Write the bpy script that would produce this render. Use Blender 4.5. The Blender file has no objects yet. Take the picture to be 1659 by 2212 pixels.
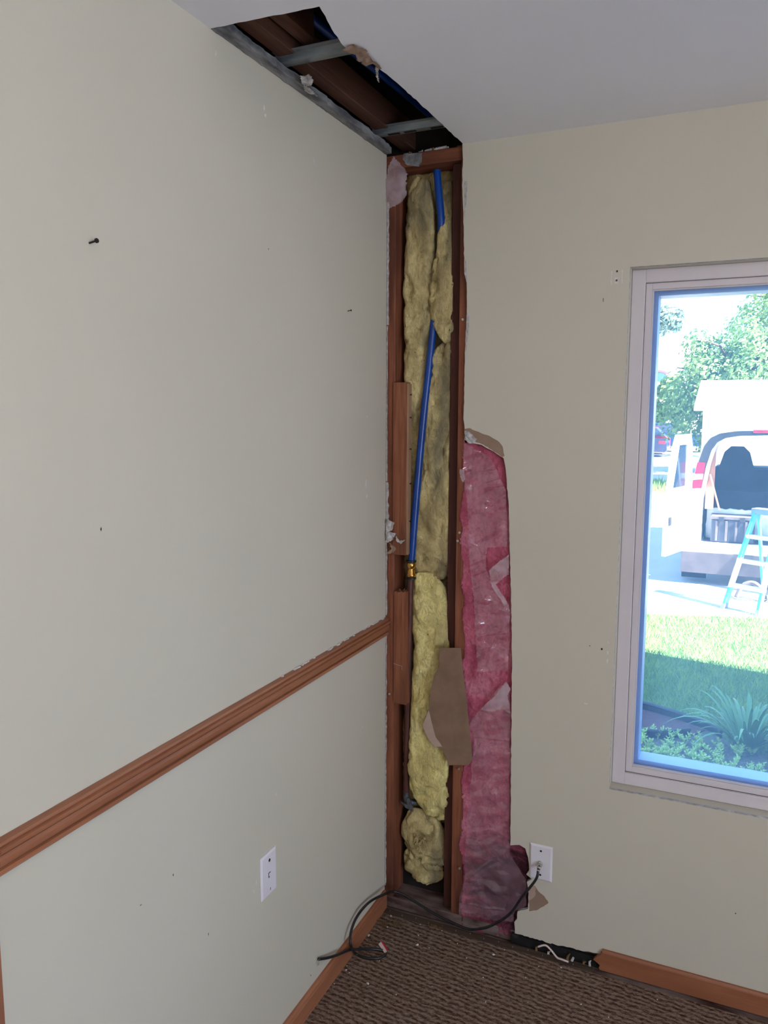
import bpy, math, random
from mathutils import Vector, noise
from mathutils.geometry import tessellate_polygon

random.seed(7)
SC = bpy.context.scene
COL = SC.collection

# ---------------------------------------------------------------- camera
F_PX, IMG_W, IMG_H = 1708.6, 1659.0, 2212.0
CAM = Vector((1.0243, -2.2768, 1.6747))
PITCH, YAW, ROLL = .1268, .4243, .0025
_d = Vector((-math.sin(YAW) * math.cos(PITCH), math.cos(YAW) * math.cos(PITCH), -math.sin(PITCH)))
_r = Vector((math.cos(YAW), math.sin(YAW), 0))
_u = _r.cross(_d)
RT, UP = _r * math.cos(ROLL) + _u * math.sin(ROLL), -_r * math.sin(ROLL) + _u * math.cos(ROLL)
cam_data = bpy.data.cameras.new('camera')
cam_data.sensor_fit = 'VERTICAL'
cam_data.sensor_height = 36.0
cam_data.lens = F_PX / IMG_H * 36.0
cam_data.clip_start = .02
cam_data.clip_end = 300
cam = bpy.data.objects.new('camera', cam_data)
COL.objects.link(cam)
from mathutils import Matrix
cam.matrix_world = Matrix(((RT.x, UP.x, -_d.x, CAM.x), (RT.y, UP.y, -_d.y, CAM.y), (RT.z, UP.z, -_d.z, CAM.z), (0, 0, 0, 1)))
SC.camera = cam


def at(px, py, ax, v):
    """point of the photograph on the world plane (axis ax = v)"""
    k = _d + RT * ((px - 829.5) / F_PX) - UP * ((py - 1106) / F_PX)
    return CAM + k * ((v - CAM[ax]) / k[ax])


def bw(px, py, y=0.0):
    p = at(px, py, 1, y)
    return (p.x, p.z)


# ---------------------------------------------------------------- world, sun, daylight, exposure
world = bpy.data.worlds.new('sky')
SC.world = world
world.use_nodes = True
wn = world.node_tree
wn.nodes.clear()
wo = wn.nodes.new('ShaderNodeOutputWorld')
wb = wn.nodes.new('ShaderNodeBackground')
wb.inputs[0].default_value = (.33, .60, 1.0, 1)
wb.inputs[1].default_value = 3.8
wn.links.new(wb.outputs[0], wo.inputs[0])

sun_data = bpy.data.lights.new('sun', 'SUN')
sun_data.energy = 60
sun_data.angle = .009
sun_data.color = (1, .96, .88)
sun = bpy.data.objects.new('sun', sun_data)
COL.objects.link(sun)
sun.rotation_euler = Vector((-1, .2, -1.05)).to_track_quat('-Z', 'Y').to_euler()


def area(name, loc, aim, sx, sy, power, color):
    l = bpy.data.lights.new(name, 'AREA')
    l.shape = 'RECTANGLE'
    l.size, l.size_y = sx, sy
    l.energy = power
    l.color = color
    o = bpy.data.objects.new(name, l)
    COL.objects.link(o)
    o.location = loc
    o.rotation_euler = Vector(aim).to_track_quat('-Z', 'Y').to_euler()
    return o


# daylight entering by the patio doors of the right wall, behind the viewer
area('patio_daylight', (4.08, -3.3, 1.08), (-1, 0, .42), 1.8, 1.9, 66, (.93, .95, 1.0))

LAMP = 25.0
vs = SC.view_settings
vs.view_transform = 'Standard'
vs.look = 'None'
vs.gamma = 1
vs.use_curve_mapping = False
vs.exposure = 0.0
SC.cycles.max_bounces = 8
SC.cycles.transparent_max_bounces = 12
SC.cycles.sample_clamp_indirect = 20


# ---------------------------------------------------------------- materials
def lin(c):
    c = c / 255
    return c / 12.92 if c <= .04045 else ((c + .055) / 1.055) ** 2.4


def rgb(r, g, b):
    return (lin(r), lin(g), lin(b), 1)


class NT:
    def __init__(s, name):
        s.m = bpy.data.materials.new(name)
        s.m.use_nodes = True
        s.t = s.m.node_tree
        s.n = s.t.nodes
        s.n.clear()
        s.out = s.n.new('ShaderNodeOutputMaterial')
        s.co = s.n.new('ShaderNodeTexCoord').outputs['Object']

    def new(s, typ, **kw):
        o = s.n.new(typ)
        for k, v in kw.items():
            setattr(o, k, v)
        return o

    def link(s, a, b):
        s.t.links.new(a, b)

    def mapped(s, sc=(1, 1, 1), loc=(0, 0, 0), rot=(0, 0, 0)):
        m = s.new('ShaderNodeMapping')
        m.inputs['Scale'].default_value = sc
        m.inputs['Location'].default_value = loc
        m.inputs['Rotation'].default_value = rot
        s.link(s.co, m.inputs['Vector'])
        return m.outputs[0]

    def noise(s, vec, scale, detail=4, rough=.55, dist=0):
        n = s.new('ShaderNodeTexNoise')
        n.inputs['Scale'].default_value = scale
        n.inputs['Detail'].default_value = detail
        n.inputs['Roughness'].default_value = rough
        n.inputs['Distortion'].default_value = dist
        s.link(vec, n.inputs['Vector'])
        return n.outputs['Fac']

    def ramp(s, fac, stops):
        r = s.new('ShaderNodeValToRGB')
        e = r.color_ramp.elements
        while len(e) > 1:
            e.remove(e[-1])
        e[0].position, e[0].color = stops[0]
        for p, c in stops[1:]:
            x = e.new(p)
            x.color = c
        s.link(fac, r.inputs[0])
        return r.outputs[0]

    def mix(s, fac, a, b, mode='MIX'):
        m = s.new('ShaderNodeMix', data_type='RGBA', blend_type=mode)
        if isinstance(fac, (int, float)):
            m.inputs[0].default_value = fac
        else:
            s.link(fac, m.inputs[0])
        for i, v in ((6, a), (7, b)):
            if isinstance(v, tuple):
                m.inputs[i].default_value = v
            else:
                s.link(v, m.inputs[i])
        return m.outputs[2]

    def math(s, op, a, b=None):
        m = s.new('ShaderNodeMath', operation=op)
        for i, v in enumerate((a, b)):
            if v is None:
                continue
            if isinstance(v, (int, float)):
                m.inputs[i].default_value = v
            else:
                s.link(v, m.inputs[i])
        return m.outputs[0]

    def bsdf(s, color, rough=.6, metal=0, bump=None, bstr=.3, bdist=.002, spec=.5):
        p = s.new('ShaderNodeBsdfPrincipled')
        if isinstance(color, tuple):
            p.inputs['Base Color'].default_value = color
        else:
            s.link(color, p.inputs['Base Color'])
        p.inputs['Roughness'].default_value = rough
        p.inputs['Metallic'].default_value = metal
        p.inputs['Specular IOR Level'].default_value = spec
        if bump is not None:
            b = s.new('ShaderNodeBump')
            b.inputs['Strength'].default_value = bstr
            b.inputs['Distance'].default_value = bdist
            s.link(bump, b.inputs['Height'])
            s.link(b.outputs[0], p.inputs['Normal'])
        return p

    def done(s, shader):
        s.link(shader.outputs[0], s.out.inputs['Surface'])
        return s.m


def pm(name, c1, c2=None, scale=8, rough=.6, metal=0, stretch=(1, 1, 1), bump=0, bscale=60, lo=.35, hi=.65, detail=4, spec=.4, bdist=.002):
    t = NT(name)
    v = t.mapped(stretch)
    c2 = c2 or c1
    col = t.ramp(t.noise(v, scale, detail), [(lo, c1), (hi, c2)])
    b = t.noise(v, bscale, 5) if bump else None
    return t.done(t.bsdf(col, rough, metal, b, bump, bdist, spec))


def wood(name, c1, c2, axis=2, rough=.6, fine=90, spec=.3, stain=None, stain_scale=9):
    st = [1, 1, 1]
    st[axis] = .06
    t = NT(name)
    v = t.mapped(tuple(st))
    g = t.noise(v, fine, 5, .6, .6)
    col = t.ramp(g, [(.3, c1), (.7, c2)])
    st2 = [1, 1, 1]
    st2[axis] = .18
    big = t.noise(t.mapped(tuple(st2)), stain_scale, 4)
    col = t.mix(t.ramp(big, [(.47, (0, 0, 0, 1)), (.68, (.8, .8, .8, 1))]), col, stain or tuple(x * .55 for x in c1[:3]) + (1,))
    return t.done(t.bsdf(col, rough, 0, g, .25, .001, spec))


def wall_paint(name, c, c2):
    t = NT(name)
    v = t.mapped()
    col = t.ramp(t.noise(v, 1.3, 3), [(.3, c), (.7, c2)])
    spots = t.noise(v, 38, 3)
    col = t.mix(t.ramp(spots, [(.70, (0, 0, 0, 1)), (.80, (.10, .10, .10, 1))]), col, tuple(x * .8 for x in c[:3]) + (1,))
    return t.done(t.bsdf(col, .62, 0, t.noise(v, 220, 3), .12, .001, .35))


M = {}
M['paint'] = wall_paint('painted_drywall', rgb(197, 190, 173), rgb(202, 195, 179))
M['ceiling'] = wall_paint('ceiling_paint', rgb(224, 224, 228), rgb(230, 230, 234))
M['gypsum'] = pm('gypsum_core', rgb(205, 200, 198), rgb(150, 145, 142), 60, .95, bump=.6, bscale=180)
M['grey_gypsum'] = pm('dusty_board', rgb(150, 150, 150), rgb(84, 84, 86), 34, .95, stretch=(1, .25, 1), bump=.9, bscale=130, bdist=.004)
M['kraft'] = pm('brown_paper', rgb(152, 126, 108), rgb(140, 114, 96), 14, .85, bump=.15, bscale=300)
M['kraft_pale'] = pm('torn_paper_layer', rgb(182, 158, 142), rgb(170, 145, 130), 14, .85)
M['scrap_paper'] = pm('scrap_backing', rgb(140, 112, 92), rgb(126, 99, 80), 12, .85, bump=.15, bscale=200)
M['stud'] = wood('stud_wood', rgb(150, 92, 66), rgb(112, 62, 44), 2, .6, stain=rgb(58, 30, 24))
M['stud_dark'] = wood('stud_wood_stained', rgb(92, 52, 44), rgb(66, 36, 32), 2, .7)
M['stud_h'] = wood('plate_wood', rgb(146, 88, 62), rgb(108, 60, 42), 0, .65, stain=rgb(62, 34, 26))
M['block'] = wood('block_wood', rgb(158, 100, 70), rgb(122, 70, 50), 2, .55, stain=rgb(72, 40, 30))
M['tag_wood'] = wood('pale_edge_wood', rgb(176, 140, 108), rgb(150, 116, 88), 2, .6)
M['joist'] = wood('joist_wood', rgb(98, 64, 48), rgb(66, 40, 32), 1, .7)
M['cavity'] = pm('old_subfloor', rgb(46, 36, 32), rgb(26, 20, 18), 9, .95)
M['trim'] = wood('trim_wood', rgb(170, 112, 80), rgb(150, 94, 66), 1, .42, fine=120, spec=.5, stain=rgb(140, 86, 60))
M['trim_x'] = wood('trim_wood_cross', rgb(160, 102, 72), rgb(146, 90, 62), 0, .45, fine=120, spec=.5, stain=rgb(136, 82, 56))
M['trim_z'] = wood('trim_wood_upright', rgb(170, 112, 80), rgb(150, 94, 66), 2, .45, fine=120, spec=.5)
M['sole'] = pm('dusty_sole_plate', rgb(70, 46, 42), rgb(128, 112, 106), 22, .9, stretch=(.35, 1, 1), bump=.6, bscale=90, lo=.38, hi=.64)
M['black_gap'] = pm('mouldy_black', rgb(22, 20, 20), rgb(60, 56, 54), 40, .95, bump=.8, bscale=90, lo=.55, hi=.8)
M['tack'] = wood('tack_strip_wood', rgb(92, 76, 64), rgb(58, 46, 40), 0, .85)
M['galv'] = pm('galvanised_steel', rgb(140, 146, 148), rgb(96, 102, 106), 30, .45, .55, stretch=(.3, 1, 1), bump=.1)
M['blue_pipe'] = pm('blue_pex', rgb(8, 66, 150), rgb(5, 54, 132), 12, .28, spec=.5)
M['brass'] = pm('brass', rgb(214, 168, 92), rgb(190, 142, 70), 20, .25, 1)
M['black_rubber'] = pm('black_rubber', rgb(24, 24, 26), rgb(34, 34, 36), 20, .5)
M['copper'] = pm('aged_copper', rgb(104, 66, 60), rgb(78, 48, 46), 26, .45, .35, stretch=(1, 1, .3))
M['steel'] = pm('dull_steel', rgb(130, 136, 146), rgb(80, 84, 92), 40, .4, .8)
M['plate'] = pm('white_plastic', rgb(226, 220, 226), rgb(220, 214, 220), 6, .35, spec=.5)
M['nickel'] = pm('nickel_connector', rgb(215, 212, 205), rgb(180, 176, 170), 50, .3, .7)
M['dark_hole'] = pm('dark_hole', rgb(14, 14, 14), rgb(18, 18, 18), 5, .9)
M['cable'] = pm('black_cable', rgb(24, 24, 28), rgb(36, 36, 40), 60, .35, spec=.5)
M['crumb'] = pm('plaster_crumb', rgb(226, 222, 218), rgb(196, 192, 188), 200, .95)
M['red'] = pm('red_print', rgb(190, 40, 60), rgb(176, 32, 52), 20, .6)
M['tag_white'] = pm('tag_white', rgb(226, 206, 200), rgb(216, 196, 190), 20, .6)
M['fibre'] = pm('tan_fibre', rgb(132, 104, 74), rgb(98, 74, 54), 60, .95)
M['vinyl'] = pm('white_vinyl', rgb(214, 206, 208), rgb(208, 200, 203), 4, .4, spec=.45)
M['stop_skylit'] = pm('skylight_tinted_stop', rgb(150, 178, 226), rgb(142, 170, 220), 4, .4)  # blue of the sky light falling on the stop, put into its colour
M['screw'] = pm('dark_screw', rgb(58, 54, 52), rgb(34, 32, 32), 60, .4, .6)


def yellow_wool(name, lo, mid, hi, grey_amt):
    t = NT(name)
    v = t.mapped((1, 1, .6))
    big = t.noise(v, 11, 4)
    fine = t.noise(v, 70, 5, .65, 1.2)
    col = t.ramp(big, [(.28, lo), (.5, mid), (.74, hi)])
    col = t.mix(t.ramp(fine, [(.3, (.5, .5, .5, 1)), (.6, (0, 0, 0, 1))]), col, rgb(110, 96, 64))
    grey = t.noise(t.mapped((1, 1, .35), (3, 1, 2)), 9, 3)
    col = t.mix(t.ramp(grey, [(.48, (0, 0, 0, 1)), (.64, (grey_amt, grey_amt, grey_amt, 1))]), col, rgb(96, 90, 78))
    sp = t.noise(v, 120, 2)
    col = t.mix(t.ramp(sp, [(.735, (0, 0, 0, 1)), (.76, (1, 1, 1, 1))]), col, rgb(40, 34, 24))
    return t.done(t.bsdf(col, .95, 0, fine, .7, .010, .1))


M['wool'] = yellow_wool('yellow_glass_wool', rgb(166, 147, 106), rgb(208, 188, 134), rgb(242, 224, 164), .75)
M['wool_lit'] = yellow_wool('lit_yellow_glass_wool', rgb(206, 186, 122), rgb(240, 222, 148), rgb(254, 242, 178), .3)  # brighter copy of the wool: light on the protruding lower batt, as colour


def pink_wool():
    t = NT('pink_glass_wool')
    v = t.mapped((1, 1, .7))
    big = t.noise(v, 13, 4)
    fine = t.noise(v, 80, 5, .65, 1.4)
    col = t.ramp(big, [(.3, rgb(150, 66, 86)), (.5, rgb(186, 96, 116)), (.72, rgb(206, 132, 148))])
    col = t.mix(t.ramp(fine, [(.3, (.55, .55, .55, 1)), (.6, (0, 0, 0, 1))]), col, rgb(118, 46, 64))
    # damp mould stain spreading at the foot of the batt
    m = t.new('ShaderNodeMapping')
    m.vector_type = 'POINT'
    m.inputs['Location'].default_value = (-.09, 0, -.19)
    t.link(t.co, m.inputs['Vector'])
    m2 = t.new('ShaderNodeMapping')
    m2.inputs['Scale'].default_value = (4.2, 0, 5.0)
    t.link(m.outputs[0], m2.inputs['Vector'])
    ln = t.new('ShaderNodeVectorMath', operation='LENGTH')
    t.link(m2.outputs[0], ln.inputs[0])
    wob = t.math('MULTIPLY', t.noise(t.mapped((1, 1, 1.8)), 9, 5, .7, 1.5), 1.5)
    d = t.math('ADD', ln.outputs['Value'], wob)
    mask = t.ramp(t.math('MULTIPLY', d, .5), [(.64, (.95, .95, .95, 1)), (.98, (0, 0, 0, 1))])
    col = t.mix(mask, col, rgb(52, 30, 38))
    return t.done(t.bsdf(col, .9, 0, fine, .4, .006, .1))


M['pink'] = pink_wool()


def film(name, alpha, tint=rgb(176, 148, 164), rough=.14, bump=.5):
    t = NT(name)
    v = t.mapped()
    h = t.noise(t.mapped((.7, 1, 1.6), rot=(0, .5, 0)), 26, 2, .4, .8)
    b = t.new('ShaderNodeBump')
    b.inputs['Strength'].default_value = bump
    b.inputs['Distance'].default_value = .012
    t.link(h, b.inputs['Height'])
    df = t.new('ShaderNodeBsdfDiffuse')
    df.inputs[0].default_value = tint
    tr = t.new('ShaderNodeBsdfTransparent')
    tr.inputs[0].default_value = (1, .97, .98, 1)
    mx = t.new('ShaderNodeMixShader')
    cl = t.ramp(t.noise(v, 14, 2), [(.35, (alpha * .6,) * 3 + (1,)), (.7, (alpha * 1.4,) * 3 + (1,))])
    t.link(cl, mx.inputs[0])
    t.link(tr.outputs[0], mx.inputs[1])
    t.link(df.outputs[0], mx.inputs[2])
    gl = t.new('ShaderNodeBsdfGlossy')
    gl.inputs['Roughness'].default_value = rough
    t.link(b.outputs[0], gl.inputs['Normal'])
    mx2 = t.new('ShaderNodeMixShader')
    mx2.inputs[0].default_value = .10
    t.link(mx.outputs[0], mx2.inputs[1])
    t.link(gl.outputs[0], mx2.inputs[2])
    return t.done(mx2)


M['film'] = film('clear_film', .16, rgb(226, 182, 202), .12, .12)
M['film_thick'] = film('clear_film_folded', .42, rgb(226, 204, 214), .13, .15)


def carpet():
    t = NT('brown_loop_carpet')
    v = t.mapped((1, 1, 1), rot=(0, 0, .10))
    sep = t.new('ShaderNodeSeparateXYZ')
    t.link(v, sep.inputs[0])
    w1 = t.noise(v, 26, 2, .5)
    w2 = t.noise(t.mapped((1, 2.2, 1)), 95, 3, .7)
    yy = t.math('ADD', sep.outputs['Y'], t.math('ADD', t.math('MULTIPLY', w1, .022), t.math('MULTIPLY', w2, .020)))
    row = t.math('SINE', t.math('MULTIPLY', yy, 2 * math.pi / .0175))
    fine = t.noise(v, 420, 3, .7)
    dash = t.noise(t.mapped((1, 2.1, 1), rot=(0, 0, .10)), 74, 3, .6, .4)
    h = t.math('ADD', t.math('MULTIPLY', row, .13), t.math('ADD', t.math('MULTIPLY', fine, .62), t.math('MULTIPLY', dash, .95)))
    col = t.ramp(t.math('MULTIPLY', h, .72), [(.38, rgb(58, 40, 36)), (.49, rgb(92, 72, 63)), (.60, rgb(132, 111, 98)), (.80, rgb(158, 140, 125))])
    dust = t.noise(t.mapped(), 9, 5, .7)
    col = t.mix(t.ramp(dust, [(.60, (0, 0, 0, 1)), (.76, (.4, .4, .4, 1))]), col, rgb(160, 150, 144))
    return t.done(t.bsdf(col, .97, 0, h, .8, .004, .1))


M['carpet'] = carpet()


def window_glass():
    t = NT('dusty_window_glass')
    v = t.mapped()
    tr = t.new('ShaderNodeBsdfTransparent')
    tl = t.new('ShaderNodeBsdfTranslucent')
    tl.inputs[0].default_value = (.40, .66, 1, 1)
    vor = t.new('ShaderNodeTexVoronoi')
    vor.inputs['Scale'].default_value = 15
    vor.inputs['Randomness'].default_value = 1
    t.link(v, vor.inputs['Vector'])
    patch = t.noise(v, 5, 3)
    spot = t.ramp(vor.outputs['Distance'], [(.05, (.5, .5, .5, 1)), (.075, (0, 0, 0, 1))])
    spot = t.mix(t.ramp(patch, [(.5, (0, 0, 0, 1)), (.62, (1, 1, 1, 1))]), (0, 0, 0, 1), spot)
    haze = t.mix(1.0, (.095, .095, .095, 1), spot, 'ADD')
    mx = t.new('ShaderNodeMixShader')
    t.link(haze, mx.inputs[0])
    t.link(tr.outputs[0], mx.inputs[1])
    t.link(tl.outputs[0], mx.inputs[2])
    gl = t.new('ShaderNodeBsdfGlossy')
    gl.inputs['Roughness'].default_value = .02
    fr = t.new('ShaderNodeFresnel')
    fr.inputs[0].default_value = 1.25
    mx2 = t.new('ShaderNodeMixShader')
    t.link(fr.outputs[0], mx2.inputs[0])
    t.link(mx.outputs[0], mx2.inputs[1])
    t.link(gl.outputs[0], mx2.inputs[2])
    return t.done(mx2)


M['glass'] = window_glass()
M['grass'] = pm('grass_blade', rgb(140, 168, 84), rgb(112, 148, 76), 3, .6)
M['lawn'] = pm('lawn_soil', rgb(80, 112, 58), rgb(62, 88, 46), 30, .95)
M['concrete'] = pm('pale_concrete', rgb(164, 164, 164), rgb(154, 154, 154), 3, .9, bump=.2, bscale=120)
M['asphalt'] = pm('sunlit_road', rgb(176, 174, 170), rgb(160, 158, 156), 2, .95)
M['mulch'] = pm('red_mulch', rgb(104, 66, 66), rgb(58, 42, 46), 70, .95, bump=.8, bscale=70, bdist=.02)
M['bed'] = pm('leafy_soil', rgb(112, 112, 100), rgb(66, 72, 58), 46, .95, bump=.8, bscale=60, bdist=.02)
M['edging'] = pm('black_edging', rgb(26, 30, 36), rgb(34, 38, 44), 20, .35)
M['sedum'] = pm('sedum_leaf', rgb(172, 200, 112), rgb(132, 168, 96), 20, .6)
M['lily'] = pm('daylily_leaf', rgb(98, 142, 84), rgb(72, 118, 76), 9, .42, stretch=(1, 1, .3))


def leafmat(name, c1, c2):
    t = NT(name)
    col = t.ramp(t.noise(t.mapped(), 1.6, 3), [(.35, c1), (.65, c2)])
    a = t.new('ShaderNodeBsdfDiffuse')
    b = t.new('ShaderNodeBsdfTranslucent')
    t.link(col, a.inputs[0])
    t.link(col, b.inputs[0])
    mx = t.new('ShaderNodeMixShader')
    mx.inputs[0].default_value = .3
    t.link(a.outputs[0], mx.inputs[1])
    t.link(b.outputs[0], mx.inputs[2])
    return t.done(mx)


M['leaf'] = leafmat('tree_leaf', rgb(122, 150, 88), rgb(92, 126, 78))
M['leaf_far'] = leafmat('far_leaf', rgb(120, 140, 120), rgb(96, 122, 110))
M['bark'] = wood('bark', rgb(92, 78, 66), rgb(60, 50, 44), 2, .95)
M['van_white'] = pm('van_white_paint', rgb(228, 230, 232), rgb(222, 224, 228), 3, .3, spec=.5)
M['van_black'] = pm('van_black_trim', rgb(34, 36, 44), rgb(44, 46, 54), 8, .45)
M['van_in'] = pm('van_interior', rgb(40, 44, 56), rgb(56, 60, 72), 6, .8)
M['ply'] = wood('panel_wood', rgb(170, 118, 96), rgb(150, 98, 80), 2, .6)
M['tail'] = pm('red_lens', rgb(214, 30, 58), rgb(196, 22, 48), 30, .2, spec=.6)
M['clear_lens'] = pm('white_lens', rgb(240, 240, 240), rgb(228, 228, 230), 30, .2)
M['bumper'] = pm('grey_bumper', rgb(92, 84, 88), rgb(78, 72, 76), 9, .6)
M['tyre'] = pm('tyre_rubber', rgb(30, 30, 32), rgb(40, 40, 42), 30, .85, bump=.4, bscale=40)
M['rim'] = pm('wheel_rim', rgb(190, 192, 196), rgb(170, 172, 176), 30, .35, .6)
M['blanket'] = pm('white_cloth', rgb(226, 226, 226), rgb(206, 206, 208), 10, .9, bump=.4, bscale=20, bdist=.01)
M['fiberglass'] = pm('blue_fiberglass', rgb(58, 150, 196), rgb(70, 164, 206), 10, .5)
M['alu'] = pm('aluminium', rgb(214, 218, 222), rgb(196, 200, 206), 20, .4, .4)
M['ladder_cap'] = pm('grey_cap', rgb(120, 140, 160), rgb(104, 124, 146), 12, .6)
M['car_blue'] = pm('dark_blue_paint', rgb(44, 52, 82), rgb(50, 58, 90), 3, .25, spec=.6)
M['car_red'] = pm('red_paint', rgb(190, 46, 66), rgb(180, 40, 58), 3, .3)
M['truck_blue'] = pm('deep_blue_paint', rgb(24, 62, 118), rgb(30, 70, 128), 3, .3)
M['car_glass'] = pm('car_glass', rgb(60, 74, 96), rgb(70, 84, 106), 3, .1, spec=.7)
M['house_wall'] = pm('pale_siding', rgb(226, 222, 214), rgb(218, 214, 206), 4, .85)
M['roof'] = pm('sunlit_shingle', rgb(206, 202, 200), rgb(190, 186, 186), 40, .95)
M['brick_arch'] = pm('arch_brick', rgb(176, 140, 130), rgb(150, 116, 108), 30, .9)
M['far_pane'] = pm('far_pane', rgb(90, 130, 170), rgb(104, 144, 180), 2, .15, spec=.7)
M['siding'] = pm('house_siding', rgb(196, 192, 184), rgb(188, 184, 176), 3, .85)


# ---------------------------------------------------------------- mesh helpers
class MB:
    def __init__(s):
        s.v, s.f, s.mi = [], [], []

    def face(s, idx, mi=0):
        s.f.append(tuple(idx))
        s.mi.append(mi)

    def add(s, pts):
        n = len(s.v)
        s.v += [Vector(p) for p in pts]
        return n

    def box(s, x0, x1, y0, y1, z0, z1, mi=0, ch=0.0):
        if ch > 0:
            return s.chbox(x0, x1, y0, y1, z0, z1, ch, mi)
        n = s.add([(x, y, z) for z in (z0, z1) for y in (y0, y1) for x in (x0, x1)])
        for q in ((0, 2, 3, 1), (4, 5, 7, 6), (0, 1, 5, 4), (2, 6, 7, 3), (0, 4, 6, 2), (1, 3, 7, 5)):
            s.face([n + i for i in q], mi)
        return s

    def chbox(s, x0, x1, y0, y1, z0, z1, c, mi=0):
        """box with every edge chamfered"""
        lo, hi = (x0, y0, z0), (x1, y1, z1)
        c = min(c, (x1 - x0) * .45, (y1 - y0) * .45, (z1 - z0) * .45)
        ids = {}
        for sx in (0, 1):
            for sy in (0, 1):
                for sz in (0, 1):
                    sg = (sx, sy, sz)
                    for a in range(3):
                        p = []
                        for k in range(3):
                            e = hi[k] if sg[k] else lo[k]
                            p.append(e if k == a else e + (-c if sg[k] else c))
                        ids[(sg, a)] = s.add([p])
        for a in range(3):
            b, d = (a + 1) % 3, (a + 2) % 3
            for sa in (0, 1):
                q = []
                for sb, sd in ((0, 0), (1, 0), (1, 1), (0, 1)):
                    sg = [0, 0, 0]
                    sg[a], sg[b], sg[d] = sa, sb, sd
                    q.append(ids[(tuple(sg), a)])
                s.face(q if sa else q[::-1], mi)
            for sb in (0, 1):
                for sd in (0, 1):
                    q = []
                    for sa, w in ((0, b), (1, b), (1, d), (0, d)):
                        sg = [0, 0, 0]
                        sg[a], sg[b], sg[d] = sa, sb, sd
                        q.append(ids[(tuple(sg), w)])
                    s.face(q if sb == sd else q[::-1], mi)
        for sx in (0, 1):
            for sy in (0, 1):
                for sz in (0, 1):
                    q = [ids[((sx, sy, sz), a)] for a in range(3)]
                    s.face(q if (sx + sy + sz) % 2 else q[::-1], mi)
        return s

    def prism(s, loops, vec, mi=0, side=None, back=True):
        """loops: list of closed 3d loops (first outer, others holes) extruded along vec"""
        vec = Vector(vec)
        side = mi if side is None else side
        L = [[Vector(p) for p in l] for l in loops]
        tri = tessellate_polygon(L)
        flat = [p for l in L for p in l]
        n = s.add(flat)
        m = s.add([p + vec for p in flat])
        for t in tri:
            s.face([n + i for i in t], mi)
            if back:
                s.face([m + i for i in t][::-1], mi)
        k = 0
        for l in L:
            c = len(l)
            for i in range(c):
                a, b = k + i, k + (i + 1) % c
                s.face((n + a, n + b, m + b, m + a), side)
            k += c
        return s

    def tube(s, pts, r, n=10, mi=0, cap=True, closed=False):
        pts = [Vector(p) for p in pts]
        R = r if isinstance(r, (list, tuple)) else [r] * len(pts)
        rings = []
        prev = None
        for i, p in enumerate(pts):
            a = pts[i - 1] if (i or closed) else p
            b = pts[(i + 1) % len(pts)] if (i < len(pts) - 1 or closed) else p
            t = (b - a).normalized()
            if prev is None:
                u = t.orthogonal().normalized()
            else:
                u = (prev - t * prev.dot(t)).normalized()
            prev = u
            w = t.cross(u)
            k = s.add([p + (u * math.cos(q) + w * math.sin(q)) * R[i] for q in [2 * math.pi * j / n for j in range(n)]])
            rings.append(k)
        m = len(rings)
        for i in range(m if closed else m - 1):
            a, b = rings[i], rings[(i + 1) % m]
            for j in range(n):
                s.face((a + j, a + (j + 1) % n, b + (j + 1) % n, b + j), mi)
        if cap and not closed:
            s.face([rings[0] + j for j in range(n)][::-1], mi)
            s.face([rings[-1] + j for j in range(n)], mi)
        return s

    def lathe(s, prof, base, axis=(0, 0, 1), n=16, mi=0):
        ax = Vector(axis).normalized()
        base = Vector(base)
        return s.tube([base + ax * h for h, r in prof], [max(r, 1e-5) for h, r in prof], n, mi)

    def blade(s, pts, w, side, mi=0):
        """flat leaf blade along pts with widths w, thickened by a fold"""
        side = Vector(side).normalized()
        k = len(pts)
        for i in range(k):
            p = Vector(pts[i])
            s.add([p - side * w[i], p - Vector((0, 0, w[i] * .35)), p + side * w[i]])
        n = len(s.v) - 3 * k
        for i in range(k - 1):
            a = n + 3 * i
            s.face((a, a + 1, a + 4, a + 3), mi)
            s.face((a + 1, a + 2, a + 5, a + 4), mi)
        return s

    def sheet(s, poly, res, fy, thick=0.0, mi=0, jit=.45):
        """x-z polygon filled with a fine grid, y from fy(x, z)"""
        xs = [p[0] for p in poly]
        zs = [p[1] for p in poly]
        x0, z0 = min(xs), min(zs)
        nx, nz = int((max(xs) - x0) / res) + 1, int((max(zs) - z0) / res) + 1
        ids, back = {}, {}

        def vid(i, j):
            if (i, j) not in ids:
                x, z = x0 + i * res, z0 + j * res
                x += (noise.noise((x * 90, z * 90, 1.7))) * res * jit
                z += (noise.noise((x * 90, z * 90, 7.7))) * res * jit
                y = fy(x, z)
                ids[(i, j)] = s.add([(x, y, z)])
                if thick:
                    back[ids[(i, j)]] = s.add([(x, y + thick, z)])
            return ids[(i, j)]
        edges = {}
        for i in range(nx):
            for j in range(nz):
                if inside((x0 + (i + .5) * res, z0 + (j + .5) * res), poly):
                    q = (vid(i, j), vid(i + 1, j), vid(i + 1, j + 1), vid(i, j + 1))
                    s.face(q, mi)
                    if thick:
                        s.face([back[k] for k in q][::-1], mi)
                        for a, b in zip(q, q[1:] + q[:1]):
                            if (b, a) in edges:
                                del edges[(b, a)]
                            else:
                                edges[(a, b)] = 1
        for a, b in edges:
            s.face((b, a, back[a], back[b]), mi)
        return s


def inside(p, poly):
    x, y = p
    r = False
    j = len(poly) - 1
    for i in range(len(poly)):
        xi, yi = poly[i]
        xj, yj = poly[j]
        if (yi > y) != (yj > y) and x < (xj - xi) * (y - yi) / (yj - yi) + xi:
            r = not r
        j = i
    return r


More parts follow.
